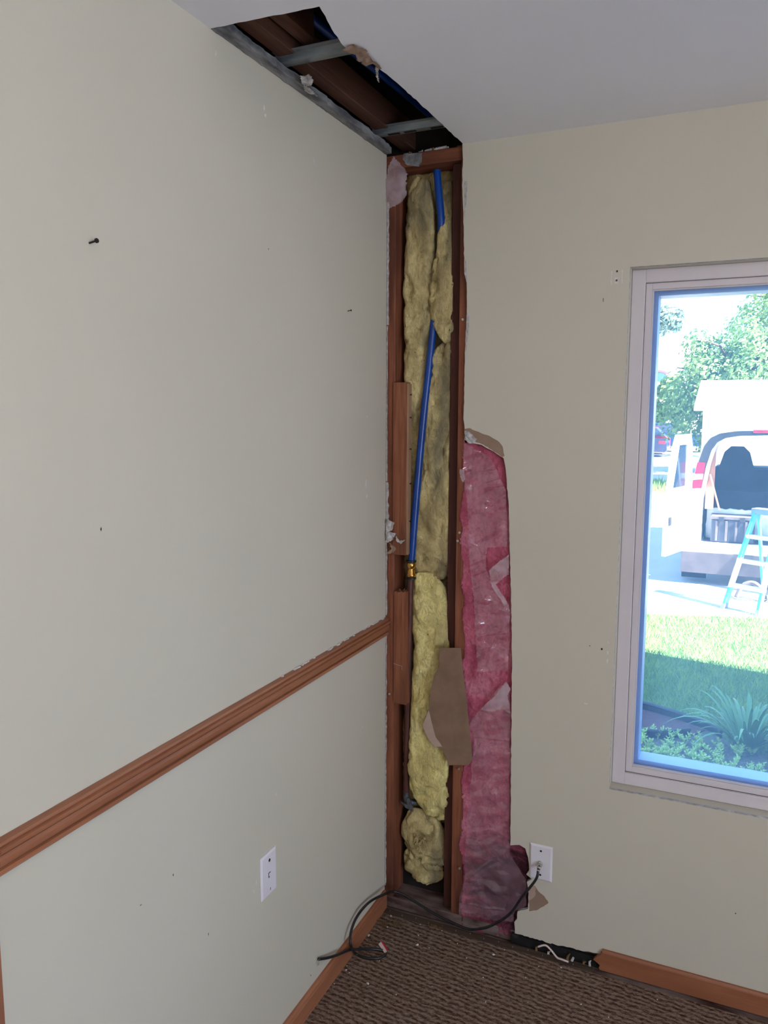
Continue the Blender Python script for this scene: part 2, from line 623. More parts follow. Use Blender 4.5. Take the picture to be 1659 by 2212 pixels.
def jag(pts, step, amp, seed=1, closed=False):
    """subdivide a 2d polyline and roughen it"""
    rnd = random.Random(seed)
    out = []
    n = len(pts)
    for i in range(n if closed else n - 1):
        a, b = pts[i], pts[(i + 1) % n]
        L = math.hypot(b[0] - a[0], b[1] - a[1])
        k = max(1, int(L / step))
        for q in range(k):
            t = q / k
            x, y = a[0] + (b[0] - a[0]) * t, a[1] + (b[1] - a[1]) * t
            if q:
                x += rnd.uniform(-amp, amp)
                y += rnd.uniform(-amp, amp)
            out.append((x, y))
    if not closed:
        out.append(pts[-1])
    return out


def world_loc(o):
    p = Vector(o.location)
    while o.parent:
        o = o.parent
        p += o.location
    return p


def tag(o, label=None, cat=None, group=None, kind=None):
    if label:
        o['label'] = label
    if cat:
        o['category'] = cat
    if group:
        o['group'] = group
    if kind:
        o['kind'] = kind
    return o


def thing(name, loc, label, cat, group=None):
    o = bpy.data.objects.new(name, None)
    COL.objects.link(o)
    o.location = loc
    o.empty_display_size = .05
    return tag(o, label, cat, group)


def mk(name, mb, mat, parent=None, smooth=False, label=None, cat=None, group=None, kind=None, origin=None, recalc=True):
    me = bpy.data.meshes.new(name)
    if origin is None:
        xs = [v.x for v in mb.v]
        ys = [v.y for v in mb.v]
        zs = [v.z for v in mb.v]
        origin = Vector(((min(xs) + max(xs)) / 2, (min(ys) + max(ys)) / 2, min(zs)))
    origin = Vector(origin)
    me.from_pydata([v - origin for v in mb.v], [], mb.f)
    mats = mat if isinstance(mat, list) else [mat]
    for m in mats:
        me.materials.append(M[m])
    me.polygons.foreach_set('material_index', mb.mi)
    me.validate()
    import bmesh
    bm = bmesh.new()
    bm.from_mesh(me)
    if recalc:
        bmesh.ops.recalc_face_normals(bm, faces=bm.faces)
    bm.to_mesh(me)
    bm.free()
    if smooth:
        me.polygons.foreach_set('use_smooth', [True] * len(me.polygons))
        if smooth != 'all':
            me.set_sharp_from_angle(angle=math.radians(38))
    o = bpy.data.objects.new(name, me)
    COL.objects.link(o)
    if parent:
        o.parent = parent
        o.location = origin - world_loc(parent)
    else:
        o.location = origin
    return tag(o, label, cat, group, kind)


def dup(src, loc, rotz=0, scale=1, label=None, group=None):
    o = src.copy()
    COL.objects.link(o)
    o.location = loc
    o.rotation_euler = (0, 0, rotz)
    o.scale = (scale,) * 3
    if label:
        o['label'] = label
    if group:
        o['group'] = group
    for ch in list(src.children):
        c = ch.copy()
        COL.objects.link(c)
        c.parent = o
        for g in ch.children:
            d = g.copy()
            COL.objects.link(d)
            d.parent = c
    return o


def fbm(x, y, z, o=4):
    return noise.fractal((x, y, z), 1.0, 2.0, o)


# ================================================================ THE ROOM
H = 2.44
RX, RY = 4.2, -4.5          # right wall, rear wall
DW = .0127                  # drywall thickness
WX0, WX1, WZ0, WZ1 = .722, 2.55, .577, 2.062   # window opening

# ---- floor (carpet)
mb = MB()
mb.box(0, RX, RY, -.034, -.02, .006)
floor = mk('floor', mb, 'carpet', kind='structure', label='brown patterned loop-pile carpet covering the room floor')
mb = MB()
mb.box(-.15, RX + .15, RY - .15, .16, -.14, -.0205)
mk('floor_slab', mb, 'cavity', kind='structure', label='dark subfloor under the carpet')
mb = MB()
mb.box(-.013, RX, -.0335, .0126, -.02, .0)
mk('subfloor_strip', mb, 'sole', floor)

# ---- left wall with the door opening
mb = MB()
DY0, DY1, DZ = -2.46, -1.546, 2.04
mb.prism([[(0, RY, 0), (0, DY0, 0), (0, DY0, DZ), (0, DY1, DZ), (0, DY1, 0), (0, .004, 0), (0, .004, H), (0, RY, H)]], (-DW, 0, 0), 0, 1)
wall_left = mk('wall_left', mb, ['paint', 'gypsum'], kind='structure', label='pale greenish-beige painted wall with the wooden chair rail')
mb = MB()
mb.box(-.15, -.105, RY - .15, .15, -.14, 2.74)
mk('wall_left_backing', mb, 'cavity', kind='structure', label='dark backing boards behind the left wall')

# ---- back wall: torn drywall edge, window opening
edge_px = [(999, 308), (1000, 345), (998, 400), (1001, 470), (1003, 585), (1008, 602), (1008, 690), (1004, 762), (1003, 850),
           (1001, 905), (1004, 930), (1003, 950), (1015, 956), (1040, 961), (1062, 973), (1088, 990), (1092, 1010), (1095, 1045),
           (1099, 1090), (1101, 1190), (1104, 1290), (1106, 1450), (1105, 1530), (1104, 1650), (1103, 1780), (1102, 1826), (1122, 1825),
           (1135, 1833), (1141, 1853), (1143, 1880), (1137, 1889), (1149, 1899), (1138, 1905), (1142, 1930), (1141, 1963), (1118, 1969),
           (1117, 1985), (1111, 1992), (1112, 2016)]
edge = [bw(*p) for p in edge_px]
edge[0] = (edge[0][0], H)
edge = jag(edge, .012, .0011, 3)
bottom = jag([bw(1112, 2017), bw(1150, 2026), bw(1200, 2041), bw(1250, 2052), (.72, .050)], .008, .0022, 5)
loop = edge + bottom[1:] + [(RX, .045), (RX, H)]
win = [(WX0, WZ0), (WX1, WZ0), (WX1, WZ1), (WX0, WZ1)]
mb = MB()
mb.prism([[(x, 0, z) for x, z in loop], [(x, 0, z) for x, z in win]], (0, DW, 0), 0, 1)
wall_back = mk('wall_back', mb, ['paint', 'gypsum'], kind='structure', label='beige painted wall with a tall torn opening beside the corner')
# painted returns of the window opening
RET = .05
mb = MB()
for a in ((WX0 - .012, WX0, WZ0 - .012, WZ1 + .012), (WX1, WX1 + .012, WZ0 - .012, WZ1 + .012)):
    mb.box(a[0], a[1], DW + .0002, RET + .05, a[2], a[3])
mb.box(WX0, WX1, DW + .0002, RET + .05, WZ0 - .012, WZ0)
mb.box(WX0, WX1, DW + .0002, RET + .05, WZ1, WZ1 + .012)
mk('window_return', mb, 'paint', wall_back)
# sheathing and siding outside
mb = MB()
out = [(-.15, -.75), (RX + .15, -.75), (RX + .15, 2.9), (-.15, 2.9)]
wo_ = [(WX0 - .02, WZ0 - .02), (WX1 + .02, WZ0 - .02), (WX1 + .02, WZ1 + .02), (WX0 - .02, WZ1 + .02)]
mb.prism([[(x, .104, z) for x, z in out], [(x, .104, z) for x, z in wo_]], (0, .05, 0), 0)
mk('wall_exterior', mb, 'siding', kind='structure', label='outer sheathing of the house around the window')

# ---- right and rear walls with glazed openings behind the viewer
mb = MB()
mb.prism([[(RX, RY, 0), (RX, .1, 0), (RX, .1, H), (RX, RY, H)], [(RX, -4.2, .1), (RX, -2.4, .1), (RX, -2.4, 2.06), (RX, -4.2, 2.06)]], (.12, 0, 0))
mk('wall_right', mb, 'paint', kind='structure', label='painted wall with patio doors opposite the chair rail')
mb = MB()
mb.prism([[(-.02, RY, 0), (RX + .12, RY, 0), (RX + .12, RY, H), (-.02, RY, H)]], (0, -.12, 0))
mk('wall_rear', mb, 'paint', kind='structure', label='painted wall behind the viewer')
for nm, pts, lb in (('window_2', [(RX + .05, -4.2, .1), (RX + .05, -2.4, .1), (RX + .05, -2.4, 2.06), (RX + .05, -4.2, 2.06)], 'white framed patio doors of the right wall'),):
    mb = MB()
    c = sum((Vector(p) for p in pts), Vector()) / 4
    inner = [c + (Vector(p) - c) * .93 for p in pts]
    nrm = (Vector(pts[1]) - Vector(pts[0])).cross(Vector(pts[2]) - Vector(pts[0])).normalized()
    mb.prism([pts, inner], nrm * .04)
    w2 = mk(nm, mb, 'vinyl', kind='structure', label=lb)
    mb = MB()
    mb.prism([[p + nrm * .015 for p in inner]], nrm * .004)
    mk('pane', mb, 'glass', w2)

# ---- ceiling with the torn opening in the corner
cut_px = [(690, 14), (703, 35), (722, 72), (745, 102), (772, 112), (800, 132), (835, 160), (870, 190), (930, 245), (975, 287)]
cut = [(0, -.866)] + [tuple(at(x, y, 2, H))[:2] for x, y in cut_px] + [(.2425, 0)]
cut = jag(cut, .016, .0016, 9)
loop = cut + [(RX, 0), (RX, RY), (0, RY)]
mb = MB()
mb.prism([[(x, y, H) for x, y in loop]], (0, 0, .0155), 0, 1)
ceiling = mk('ceiling', mb, ['ceiling', 'gypsum'], kind='structure', label='white ceiling with a long torn opening in the corner')
mb = MB()
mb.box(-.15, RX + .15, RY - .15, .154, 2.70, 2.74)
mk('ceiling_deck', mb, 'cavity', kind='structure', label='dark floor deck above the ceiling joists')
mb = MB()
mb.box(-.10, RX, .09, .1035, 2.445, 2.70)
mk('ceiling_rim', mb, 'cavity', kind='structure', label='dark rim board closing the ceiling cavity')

# remaining ragged strip of ceiling board along the wall head
strip = [(0.0, -.862)] + [(.034, -.862)] + [(.029 - .004 * (i % 2), -.80 + i * .06) for i in range(13)] + [(.020, -.006), (0, -.006)]
strip = jag(strip, .012, .0018, 21, True)
mb = MB()
mb.prism([[(max(x, .0006), min(y, -.004), H - .0005 - max(0, .004 * noise.noise((y * 30, x * 30, 2)))) for x, y in strip]], (0, 0, .017), 0)
mk('ceiling_edge_strip', mb, 'grey_gypsum', ceiling)

# ---- baseboards, chair rail, door casing
def sweep(prof, a, b, axis, mb=None):
    """profile [(out, z)] swept along an axis: axis 'y' on the left wall, 'x' on the back wall"""
    mb = mb or MB()
    n = len(prof)
    ring = []
    for t in (a, b):
        ring.append(mb.add([(o, t, z) if axis == 'y' else (t, -o, z) for o, z in prof]))
    for i in range(n):
        j = (i + 1) % n
        mb.face((ring[0] + i, ring[0] + j, ring[1] + j, ring[1] + i))
    mb.face([ring[0] + i for i in range(n)])
    mb.face([ring[1] + i for i in range(n)][::-1])
    return mb


BB = [(.0005, .006), (.012, .006), (.012, .052), (.010, .058), (.0105, .062), (.006, .068), (.0005, .069)]
mk('baseboard_left', sweep(BB, DY1 + .065, -.004, 'y'), 'trim', kind='structure', label='orange-brown wooden baseboard under the chair-rail wall')
RAIL = [(.0003, .955), (.010, .9555), (.0130, .959), (.0130, .966), (.0075, .9675), (.0075, .970), (.0120, .9705), (.0165, .977), (.0170, .984), (.0125, .9895),
        (.0080, .990), (.0080, .9925), (.0165, .993), (.0200, .998), (.0200, 1.003), (.0130, 1.0045), (.0130, 1.0065), (.0150, 1.007), (.0140, 1.0115), (.0003, 1.013)]
rail = mk('trim_1', sweep(RAIL, DY1 + .066, -.001, 'y'), 'trim', smooth=True, kind='structure', label='moulded orange-brown wooden chair rail running across the pale wall')
# chipped paint along the rail's top edge
rnd = random.Random(4)
for i in range(26):
    y0 = -.02 - rnd.random() ** 1.4 * .62
    L = rnd.uniform(.005, .022)
    mb = MB()
    pl = jag([(y0, 1.0127), (y0 + L, 1.0127), (y0 + L * .9, 1.0152), (y0 + L * .4, 1.0158)], .004, .0006, i, True)
    mb.prism([[(.0005, y, z) for y, z in pl]], (rnd.uniform(.003, .007), 0, 0))
    mk('paint_chip', mb, 'crumb', rail)
mb = MB()
casing_prof = [(.0005, 0), (.014, 0), (.014, .05), (.010, .062), (.0005, .065)]
for y0, sgn in ((DY1, 1), (DY0, -1)):
    n0 = mb.add([(o, y0 + sgn * t, .0) for o, t in casing_prof])
    n1 = mb.add([(o, y0 + sgn * t, DZ + .06) for o, t in casing_prof])
    k = len(casing_prof)
    for i in range(k):
        j = (i + 1) % k
        mb.face((n0 + i, n0 + j, n1 + j, n1 + i))
    mb.face([n0 + i for i in range(k)])
    mb.face([n1 + i for i in range(k)])
mb.box(.0005, .014, DY0, DY1, DZ, DZ + .06)
door = mk('door_1', mb, 'trim_z', kind='structure', label='orange-brown wooden door casing at the edge of the chair-rail wall')
mb = MB()
mb.box(-.05, -.014, DY0 + .003, DY1 - .003, .008, DZ - .003, ch=.002)
mk('door_leaf', mb, 'trim_z', door)

# broken baseboard on the back wall
p0 = bw(1290, 2052, -.013)
x0 = .712
jz = [(x0 + .012, .069), (x0 + .006, .060), (x0 + .009, .056), (x0 - .004, .046), (x0 - .014, .034), (x0 - .002, .027), (x0 + .006, .021), (x0 + .003, .012), (x0 + .006, .0062)]
mb = MB()
mb.prism([[(x, -.012, z) for x, z in jz] + [(RX, -.012, .0062), (RX, -.012, .062), (x0 + .01, -.012, .062)][:2] + []], (0, .0115, 0))
mb2 = [(x, z) for x, z in jz]
mb = MB()
front = [(x, z) for x, z in jz if z <= .061]
mb.prism([[(x, -.012, z) for x, z in front] + [(RX, -.012, .0062), (RX, -.012, .0605)]], (0, .0115, 0))
sweep([(.0005, .0604), (.0115, .0604), (.0105, .064), (.006, .069), (.0005, .070)], x0 + .011, RX, 'x', mb)
mk('baseboard_back', mb, 'trim_x', kind='structure', label='orange-brown baseboard with a jagged snapped end under the window')

# ================================================================ WINDOW IN VIEW
def ring(mb, x0, x1, z0, z1, w, y0, y1, ch=.0015):
    mb.box(x0, x0 + w, y0, y1, z0, z1, ch=ch)
    mb.box(x1 - w, x1, y0, y1, z0, z1, ch=ch)
    mb.box(x0 + w - .0002, x1 - w + .0002, y0, y1, z0, z0 + w, ch=ch)
    mb.box(x0 + w - .0002, x1 - w + .0002, y0, y1, z1 - w, z1, ch=ch)
    return mb


window = thing('window_1', (WX0 + .9, .05, WZ0), None, None)
window['kind'] = 'structure'
window['label'] = 'large white framed window looking out to the lawn and van'
fr = .040
mk('frame', ring(MB(), WX0 + .0004, WX1 - .0004, WZ0 + .0004, WZ1 - .0004, fr - .004, .048, .12), 'vinyl', window)
a0, a1, b0, b1 = WX0 + fr, WX1 - fr, WZ0 + fr, WZ1 - fr
mk('sash', ring(MB(), a0 - .0035, a1 + .0035, b0 - .0035, b1 + .0035, .0175, .060, .115, .001), 'vinyl', window)
c = .014
mk('glazing_bead', ring(MB(), a0 + c, a1 - c, b0 + c, b1 - c, .0035, .066, .076, .0008), 'vinyl', window)
mk('outer_stop', ring(MB(), a0 + c, a1 - c, b0 + c, b1 - c, .015, .086, .150, .0008), 'stop_skylit', window)
mk('step_shadow', ring(MB(), a0 - .0042, a1 + .0042, b0 - .0042, b1 + .0042, .0014, .0585, .0600, .0003), 'black_rubber', window)  # thin black ring standing in for the shade line between frame and sash
mb = MB()
mb.box(a0 + c, a1 - c, .078, .082, b0 + c, b1 - c)
mk('pane', mb, 'glass', window)

# ================================================================ FRAMING IN THE OPENING
mb = MB()
mb.box(-.0125, .026, DW + .0003, .1035, .039, 2.400, ch=.0015)
mk('corner_stud', mb, 'stud', label='reddish-brown corner stud standing against the chair-rail wall', cat='stud')
mb = MB()
mb.box(.234, .272, DW + .0003, .1035, .039, 2.400, ch=.0015)
mk('wall_stud', mb, 'stud', label='brown wooden stud between the yellow and the pink insulation', cat='stud')
mb = MB()
mb.box(.1985, .2338, .040, .1035, .039, 2.400, ch=.0015)
mk('backing_stud', mb, 'stud_dark', label='dark stained stud set back beside the yellow insulation', cat='stud')
mb = MB()
mb.box(-.0125, .60, DW + .0003, .1035, 2.4005, 2.4385, ch=.0015)
mk('top_plate', mb, 'stud_h', label='brown top plate crossing the head of the torn opening', cat='plank')
# grey smear of compound on the plate
mb = MB()
sm = jag([bw(872, 332, .012), bw(912, 330, .012), bw(911, 350, .012), bw(905, 360, .012), bw(880, 357, .012), bw(870, 345, .012)], .006, .0015, 8, True)
mb.prism([[(x, .0118, z) for x, z in sm]], (0, .0028, 0))
mk('grey_tape_patch', mb, 'grey_gypsum', label='grey tape patch stuck on the top plate', cat='patch')
mb = MB()
mb.box(-.0125, RX, DW + .0006, .1035, .0005, .0385, ch=.001)
sole = mk('sole_plate', mb, 'sole', label='dusty dark sole plate along the foot of the opening', cat='plank')
mb = MB()
mb.box(.440, .74, .0006, .0129, .0006, .034)
mk('mouldy_face', mb, 'black_gap', sole)
mb = MB()
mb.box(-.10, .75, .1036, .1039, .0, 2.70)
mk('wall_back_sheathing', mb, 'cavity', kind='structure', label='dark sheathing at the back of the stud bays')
# nailed blocks beside the corner stud
mb = MB()
x0, z1 = bw(849, 826, .006)
x1, z0 = bw(876, 1200, .006)
mb.box(x0, x1 + .001, .006, .036, z0, z1, ch=.0012)
b1o = mk('upper_block', mb, 'block', label='upper plywood block nailed beside the corner stud', cat='block')
mb = MB()
mb.box(x1 + .0011, x1 + .0062, .0075, .034, z0 + .002, z1 - .004, ch=.0008)
mk('pale_edge', mb, 'tag_wood', b1o)
x1 += .0055
rnd = random.Random(5)
for zz in (.20, .42, .62, .80, .93):
    mb = MB()
    zc = z0 + (z1 - z0) * zz
    mb.lathe([(0, .0012), (.004, .0012), (.0041, .0032), (.0052, .0030)], (x1 + .001, .018, zc), (1, 0, 0), 8)
    mk('nail', mb, 'screw', b1o)
mb = MB()
x0, z1 = bw(851, 1276, .008)
x1, z0 = bw(877, 1523, .008)
lo = jag([(x0, z0), (x1, z0)], .01, .0004, 2)
top = jag([(x1, z1), (x0, z1 - .004)], .004, .003, 3)
mb.prism([[(x, .008, z) for x, z in lo + top]], (0, .034, 0))
b2 = mk('lower_block', mb, 'block', label='lower wooden block with a splintered top beside the copper pipe', cat='block')
for i in range(16):
    mb = MB()
    xx = rnd.uniform(x0, x1)
    mb.tube([(xx, rnd.uniform(.008, .03), z1 - .004), (xx + rnd.uniform(-.006, .006), rnd.uniform(.002, .02), z1 + rnd.uniform(.002, .010))], [.0012, .0005], 4)
    mk('splinter', mb, 'fibre', b2)
mb = MB()
mb.tube([(x0, .007, .86), (x0 + .03, .007, .855), (x0 + .03, .007, .843)], .0007, 5)
mk('staple', mb, 'nickel', b2)
# wires and screws left in the studs
SCREWS = [((1000, 690), .0), ((993, 1150), 0), ((989, 1168), .012), ((842, 1498), .0), ((992, 1660), .01), ((993, 1875), .0)]
for i, ((px, py), yy) in enumerate(SCREWS):
    x, z = bw(px, py, .008)
    mb = MB()
    mb.lathe([(0, .0016), (.006, .0016), (.0062, .0042), (.0085, .0036), (.0086, .001)], (x, DW, z), (0, -1, -.1), 10)
    mk('drywall_screw', mb, 'nickel', label=['screw near the top of the stud beside the beige wall', 'upper screw of the pair on the stud beside the pink film',
       'lower screw of the pair on the stud beside the pink film', 'screw in the corner stud beside the lower block', 'screw in the stud just under the brown paper scrap',
       'screw low on the stud beside the damp pink insulation'][i], cat='screw')

# ---- ceiling cavity
mb = MB()
mb.box(.018, .062, -2.2, .085, 2.470, 2.545, ch=.002)
mk('ceiling_joist', mb, 'joist', label='brown joist running along the wall inside the ceiling opening', cat='joist')
mb = MB()
mb.box(.0625, .098, -1.2, -.60, 2.490, 2.60, ch=.014)
mk('sistered_block', mb, 'joist', label='short rounded wooden block fixed to the joist in the ceiling opening', cat='block')
mb = MB()
mb.box(.30, .34, -2.2, .085, 2.474, 2.695, ch=.002)
mk('ceiling_joist', mb, 'joist', label='joist hidden in the dark behind the ceiling board edge', cat='joist')


def channel(y, label, slots):
    t = thing('furring_channel', (.2, y, 2.457), label, 'channel', 'metal furring channels in the ceiling opening')
    mb = MB()
    # hat profile: flat face below, webs and flanges above
    prof = [(-.034, 2.473), (-.018, 2.473), (-.012, 2.4575), (.012, 2.4575), (.018, 2.473), (.034, 2.473)]
    top = [(a * .97, z + .0014) for a, z in prof[::-1]]
    pr_ = prof + top
    mb.prism([[(.012, y + a, z) for a, z in pr_]], (.55, 0, 0))
    mk('channel_body', mb, 'galv', t)
    for sx in slots:
        mb = MB()
        mb.box(sx, sx + .036, y - .0055, y + .0055, 2.4562, 2.4574)
        mk('slot', mb, 'dark_hole', t)
    return t


channel(-.622, 'plain galvanised metal channel crossing the middle of the ceiling opening', [])
channel(-.108, 'slotted galvanised metal channel crossing near the corner of the ceiling opening', [.055, .105, .185])

mb = MB()
mb.tube([(.075, -1.6, 2.56), (.072, -.7, 2.56), (.085, -.45, 2.56), (.10, -.25, 2.56), (.115, -.07, 2.555), (.125, .06, 2.55)], .0105, 14)
mk('blue_water_pipe', mb, 'blue_pipe', smooth=True, label='blue plastic pipe running through the ceiling opening', cat='pipe')


def pxline(pts, y):
    return [(bw(a, b, yy)[0], yy, bw(a, b, yy)[1]) for a, b, yy in pts]


def catmull(P, k=8):
    P = [Vector(p) for p in P]
    out = []
    for i in range(len(P) - 1):
        a, b, c, d = P[max(i - 1, 0)], P[i], P[i + 1], P[min(i + 2, len(P) - 1)]
        for q in range(k):
            t = q / k
            out.append(.5 * ((2 * b) + (c - a) * t + (2 * a - 5 * b + 4 * c - d) * t * t + (3 * b - a - 3 * c + d) * t ** 3))
    out.append(P[-1])
    return out


# ---- riser pipe, coupling, copper pipe
riser = thing('riser_pipe', (.07, .035, .37), 'blue plastic riser joined by a brass coupling to a copper pipe', 'pipe')
pp = catmull(pxline([(944, 368, .050), (948, 420, .050), (953, 480, .052), (949, 560, .066), (942, 640, .066), (936, 706, .046), (925, 810, .038), (912, 930, .034), (899, 1080, .032), (889, 1213, .032)], 0), 6)
mb = MB()
mb.tube(pp, .0112, 14)
mk('blue_tube', mb, 'blue_pipe', riser, smooth=True, label='long blue plastic tube')
bx, bz = bw(888, 1246, .032)
mb = MB()
mb.lathe([(0, .0135), (.004, .0150), (.008, .0150), (.012, .0128), (.020, .0128), (.024, .0105), (.027, .0105), (.031, .0138), (.038, .0145), (.044, .0145), (.047, .0125)], (bx, .032, bz), (0, 0, 1), 20)
mk('brass_coupling', mb, 'brass', riser, smooth=True, label='shiny brass push-fit coupling')
for zz in (bz - .008, bz + .047):
    mb = MB()
    mb.lathe([(0, .0125), (.001, .0165), (.007, .0165), (.008, .0125)], (bx, .032, zz), (0, 0, 1), 18)
    mk('collar', mb, 'black_rubber', riser, smooth=True)
mb = MB()
mb.tube(catmull(pxline([(887, 1246, .032), (884, 1350, .034), (881, 1500, .040), (879, 1620, .046), (877, 1716, .050)], 0), 4), .0102, 12)
mk('copper_tube', mb, 'copper', riser, smooth=True, label='tarnished copper tube')
ex, ez = bw(877, 1722, .050)
mb = MB()
mb.tube([(ex, .050, ez + .022), (ex, .050, ez), (ex + .004, .052, ez - .012), (ex + .014, .060, ez - .02), (ex + .03, .075, ez - .022)], [.0105, .0105, .0115, .0105, .0105], 12)
mk('elbow', mb, 'steel', riser, smooth=True)
mb = MB()
mb.prism([[(ex - .018, .040, ez - .012), (ex + .004, .036, ez - .030), (ex + .030, .036, ez - .038), (ex + .030, .036, ez - .022), (ex + .018, .036, ez + .006), (ex + .010, .036, ez + .006), (ex + .010, .036, ez - .02)]], (0, .004, 0))
mk('pipe_strap', mb, 'steel', riser)

# ---- yellow glass-wool batts: lumpy bodies following the bay
def batt(name, spec, label, seed, amp=.009, ny=.030, mat='wool', cat='insulation', group='yellow insulation batts'):
    """spec: (px centre, px row, px half width, y centre, y half depth)"""
    rows = []
    for px, py, hw, yc, yd in spec:
        x, z = bw(px, py, yc)
        xr, _ = bw(px + hw, py, yc)
        rows.append((x, yc, z, xr - x, yd))
    P = catmull([(r[0], r[1], r[2]) for r in rows], 9)
    W = [v.x for v in catmull([(r[3], r[4], 0) for r in rows], 9)]
    D = [v.y for v in catmull([(r[3], r[4], 0) for r in rows], 9)]
    n = 40
    mb = MB()
    rings = []
    for p, w, d in zip(P, W, D):
        ids = []
        for j in range(n):
            a = 2 * math.pi * j / n
            ca, sa = math.cos(a), math.sin(a)
            sx = math.copysign(abs(ca) ** .75, ca)
            sy = math.copysign(abs(sa) ** .75, sa)
            x, y, z = p.x + sx * w, p.y + sy * d, p.z
            k = fbm(x * 22 + seed * 7, y * 22, z * 13, 4) * amp + fbm(x * 70, y * 70 + seed, z * 40, 3) * amp * .35
            crease = abs(noise.noise((x * 30 + seed, 3.1, z * 9 + seed))) ** .5
            k -= (1 - crease) * amp * .8
            fold = 1 - abs(noise.noise((x * 14 + seed * 3, 8.1, z * 16 - x * 8)))
            k -= max(0, fold - .86) * amp * 9
            k += fbm(x * 75, 2.0 + seed, z * 11, 3) * amp * .45
            x += sx * k * .35
            y += sy * k
            z += noise.noise((x * 40, y * 40, z * 40 + seed)) * .003
            x = max(.0275, min(x, .2330))
            y = min(y, .1025)
            if y > .037:
                x = min(x, .1980)
            ids.append((x, y, z))
        rings.append(mb.add(ids))
    for a, b in zip(rings, rings[1:]):
        for j in range(n):
            mb.face((a + j, a + (j + 1) % n, b + (j + 1) % n, b + j))
    for r, sgn in ((rings[0], 1), (rings[-1], -1)):
        cc = sum((mb.v[r + j] for j in range(n)), Vector()) / n
        ci = mb.add([cc])
        for j in range(n):
            mb.face((ci, r + j, r + (j + 1) % n))
    return mk(name, mb, mat, smooth='all', label=label, cat=cat, group=group)


batt('insulation_batt', [(905, 384, 8, .062, .012), (908, 400, 22, .062, .022), (908, 470, 32, .062, .028), (908, 560, 33, .064, .03), (906, 650, 34, .064, .03), (906, 730, 33, .062, .03),
      (902, 810, 30, .064, .028), (897, 900, 26, .066, .026), (893, 1000, 24, .068, .024), (889, 1100, 20, .07, .022), (886, 1190, 16, .074, .02)],
     'tall yellow insulation batt beside the corner stud, left of the blue pipe', 1)
batt('insulation_batt', [(970, 392, 8, .070, .012), (966, 430, 15, .070, .018), (965, 520, 20, .062, .024), (960, 580, 27, .054, .026), (956, 640, 28, .050, .028), (958, 690, 27, .050, .026), (966, 725, 18, .052, .022), (968, 742, 8, .056, .014)],
     'yellow insulation lump that covers the upper blue pipe', 2)
batt('insulation_batt', [(966, 738, 10, .060, .016), (960, 760, 26, .060, .026), (955, 840, 34, .062, .03), (950, 930, 38, .062, .030), (944, 1030, 40, .060, .032), (938, 1120, 43, .060, .032), (934, 1190, 44, .060, .03), (936, 1235, 40, .064, .024), (938, 1250, 20, .07, .012)],
     'middle greyish-yellow insulation batt hanging to the right of the blue pipe', 3, .011)
batt('insulation_batt', [(920, 1236, 16, .062, .014), (922, 1256, 34, .058, .026), (932, 1310, 44, .054, .032), (936, 1400, 44, .052, .034), (934, 1500, 46, .050, .034), (930, 1600, 47, .048, .036), (929, 1670, 47, .048, .036), (934, 1725, 42, .05, .032), (944, 1758, 26, .054, .022), (948, 1768, 10, .06, .012)],
     'bright yellow insulation batt beside the copper pipe and brown paper scrap', 4, mat='wool_lit')
batt('insulation_batt', [(915, 1748, 30, .074, .018), (914, 1790, 46, .070, .026), (920, 1830, 48, .068, .028), (928, 1856, 38, .066, .026), (930, 1866, 14, .068, .012)],
     'torn dull yellow insulation tuft under the pipe elbow', 5, .013)
batt('insulation_batt', [(905, 1836, 24, .078, .012), (912, 1856, 44, .074, .02), (916, 1882, 46, .070, .024), (918, 1898, 30, .070, .02), (920, 1908, 10, .072, .01)],
     'lowest yellow insulation clump above the sole plate', 6, .012)
mb = MB()
mb.sheet([(.028, .33), (.197, .30), (.197, 2.395), (.028, 2.395)], .012, lambda x, z: .096 + .006 * fbm(x * 20, z * 12, 4), .005)
mk('insulation_backing', mb, 'wool', smooth='all', label='yellow insulation lining at the back of the narrow stud bay', cat='insulation')
# plucked bright tuft
mb = MB()
rnd = random.Random(8)
cx, cz = bw(905, 1822, .035)
for i in range(60):
    a = rnd.uniform(-1, 1)
    p = Vector((cx + a * .018, .040 + rnd.uniform(-.004, .006), cz + abs(a) * .03 - rnd.random() * .012))
    mb.tube([p, p + Vector((rnd.uniform(-.012, .012), rnd.uniform(-.012, 0), rnd.uniform(-.02, .012)))], [.0042, .0012], 5)
mk('plucked_tuft', mb, 'wool', smooth='all', label='small torn yellow fluff of wool under the elbow', cat='insulation', kind='stuff')

# ---- pink batt and its film
pink_px = [(1001, 948), (1095, 985), (1112, 1100), (1118, 1300), (1118, 1800), (1165, 1815), (1165, 1985), (1125, 1995), (1124, 2028), (998, 2012),
           (999, 1985), (993, 1960), (998, 1930), (1000, 1880), (996, 1845), (990, 1828), (997, 1790), (1000, 1740), (996, 1690), (1002, 1655), (1012, 1610), (1008, 1560),
           (1004, 1500), (1000, 1440), (1002, 1390), (998, 1330), (1003, 1295), (997, 1270), (999, 1230), (994, 1170), (997, 1140), (993, 1125), (995, 1090), (1001, 1060), (999, 1000)]
PINK_O = None


def pink_y(x, z):
    e = max(0, min(1, (x - .262) / .03))
    b = .0100 + e * .004 + fbm(x * 26, z * 15, 9, 4) * .0055 + fbm(x * 80, z * 60, 2, 3) * .0018
    b += .006 * max(0, noise.noise((x * 9, z * 22, 5)))
    b = max(b, .0060)
    if x < .276:
        b = min(b, .0118)
    w = wall_x(z)
    if x > w - .006:
        b = max(b, .0145 + .002 * abs(noise.noise((x * 40, z * 40, 1))))
    return b


WE = sorted([(z, x) for x, z in [bw(*p) for p in edge_px]])


def wall_x(z):
    best = .60
    for (za, xa), (zb, xb) in zip(WE, WE[1:]):
        if za - .004 <= z <= zb + .004:
            best = min(best, xa, xb)
    return best


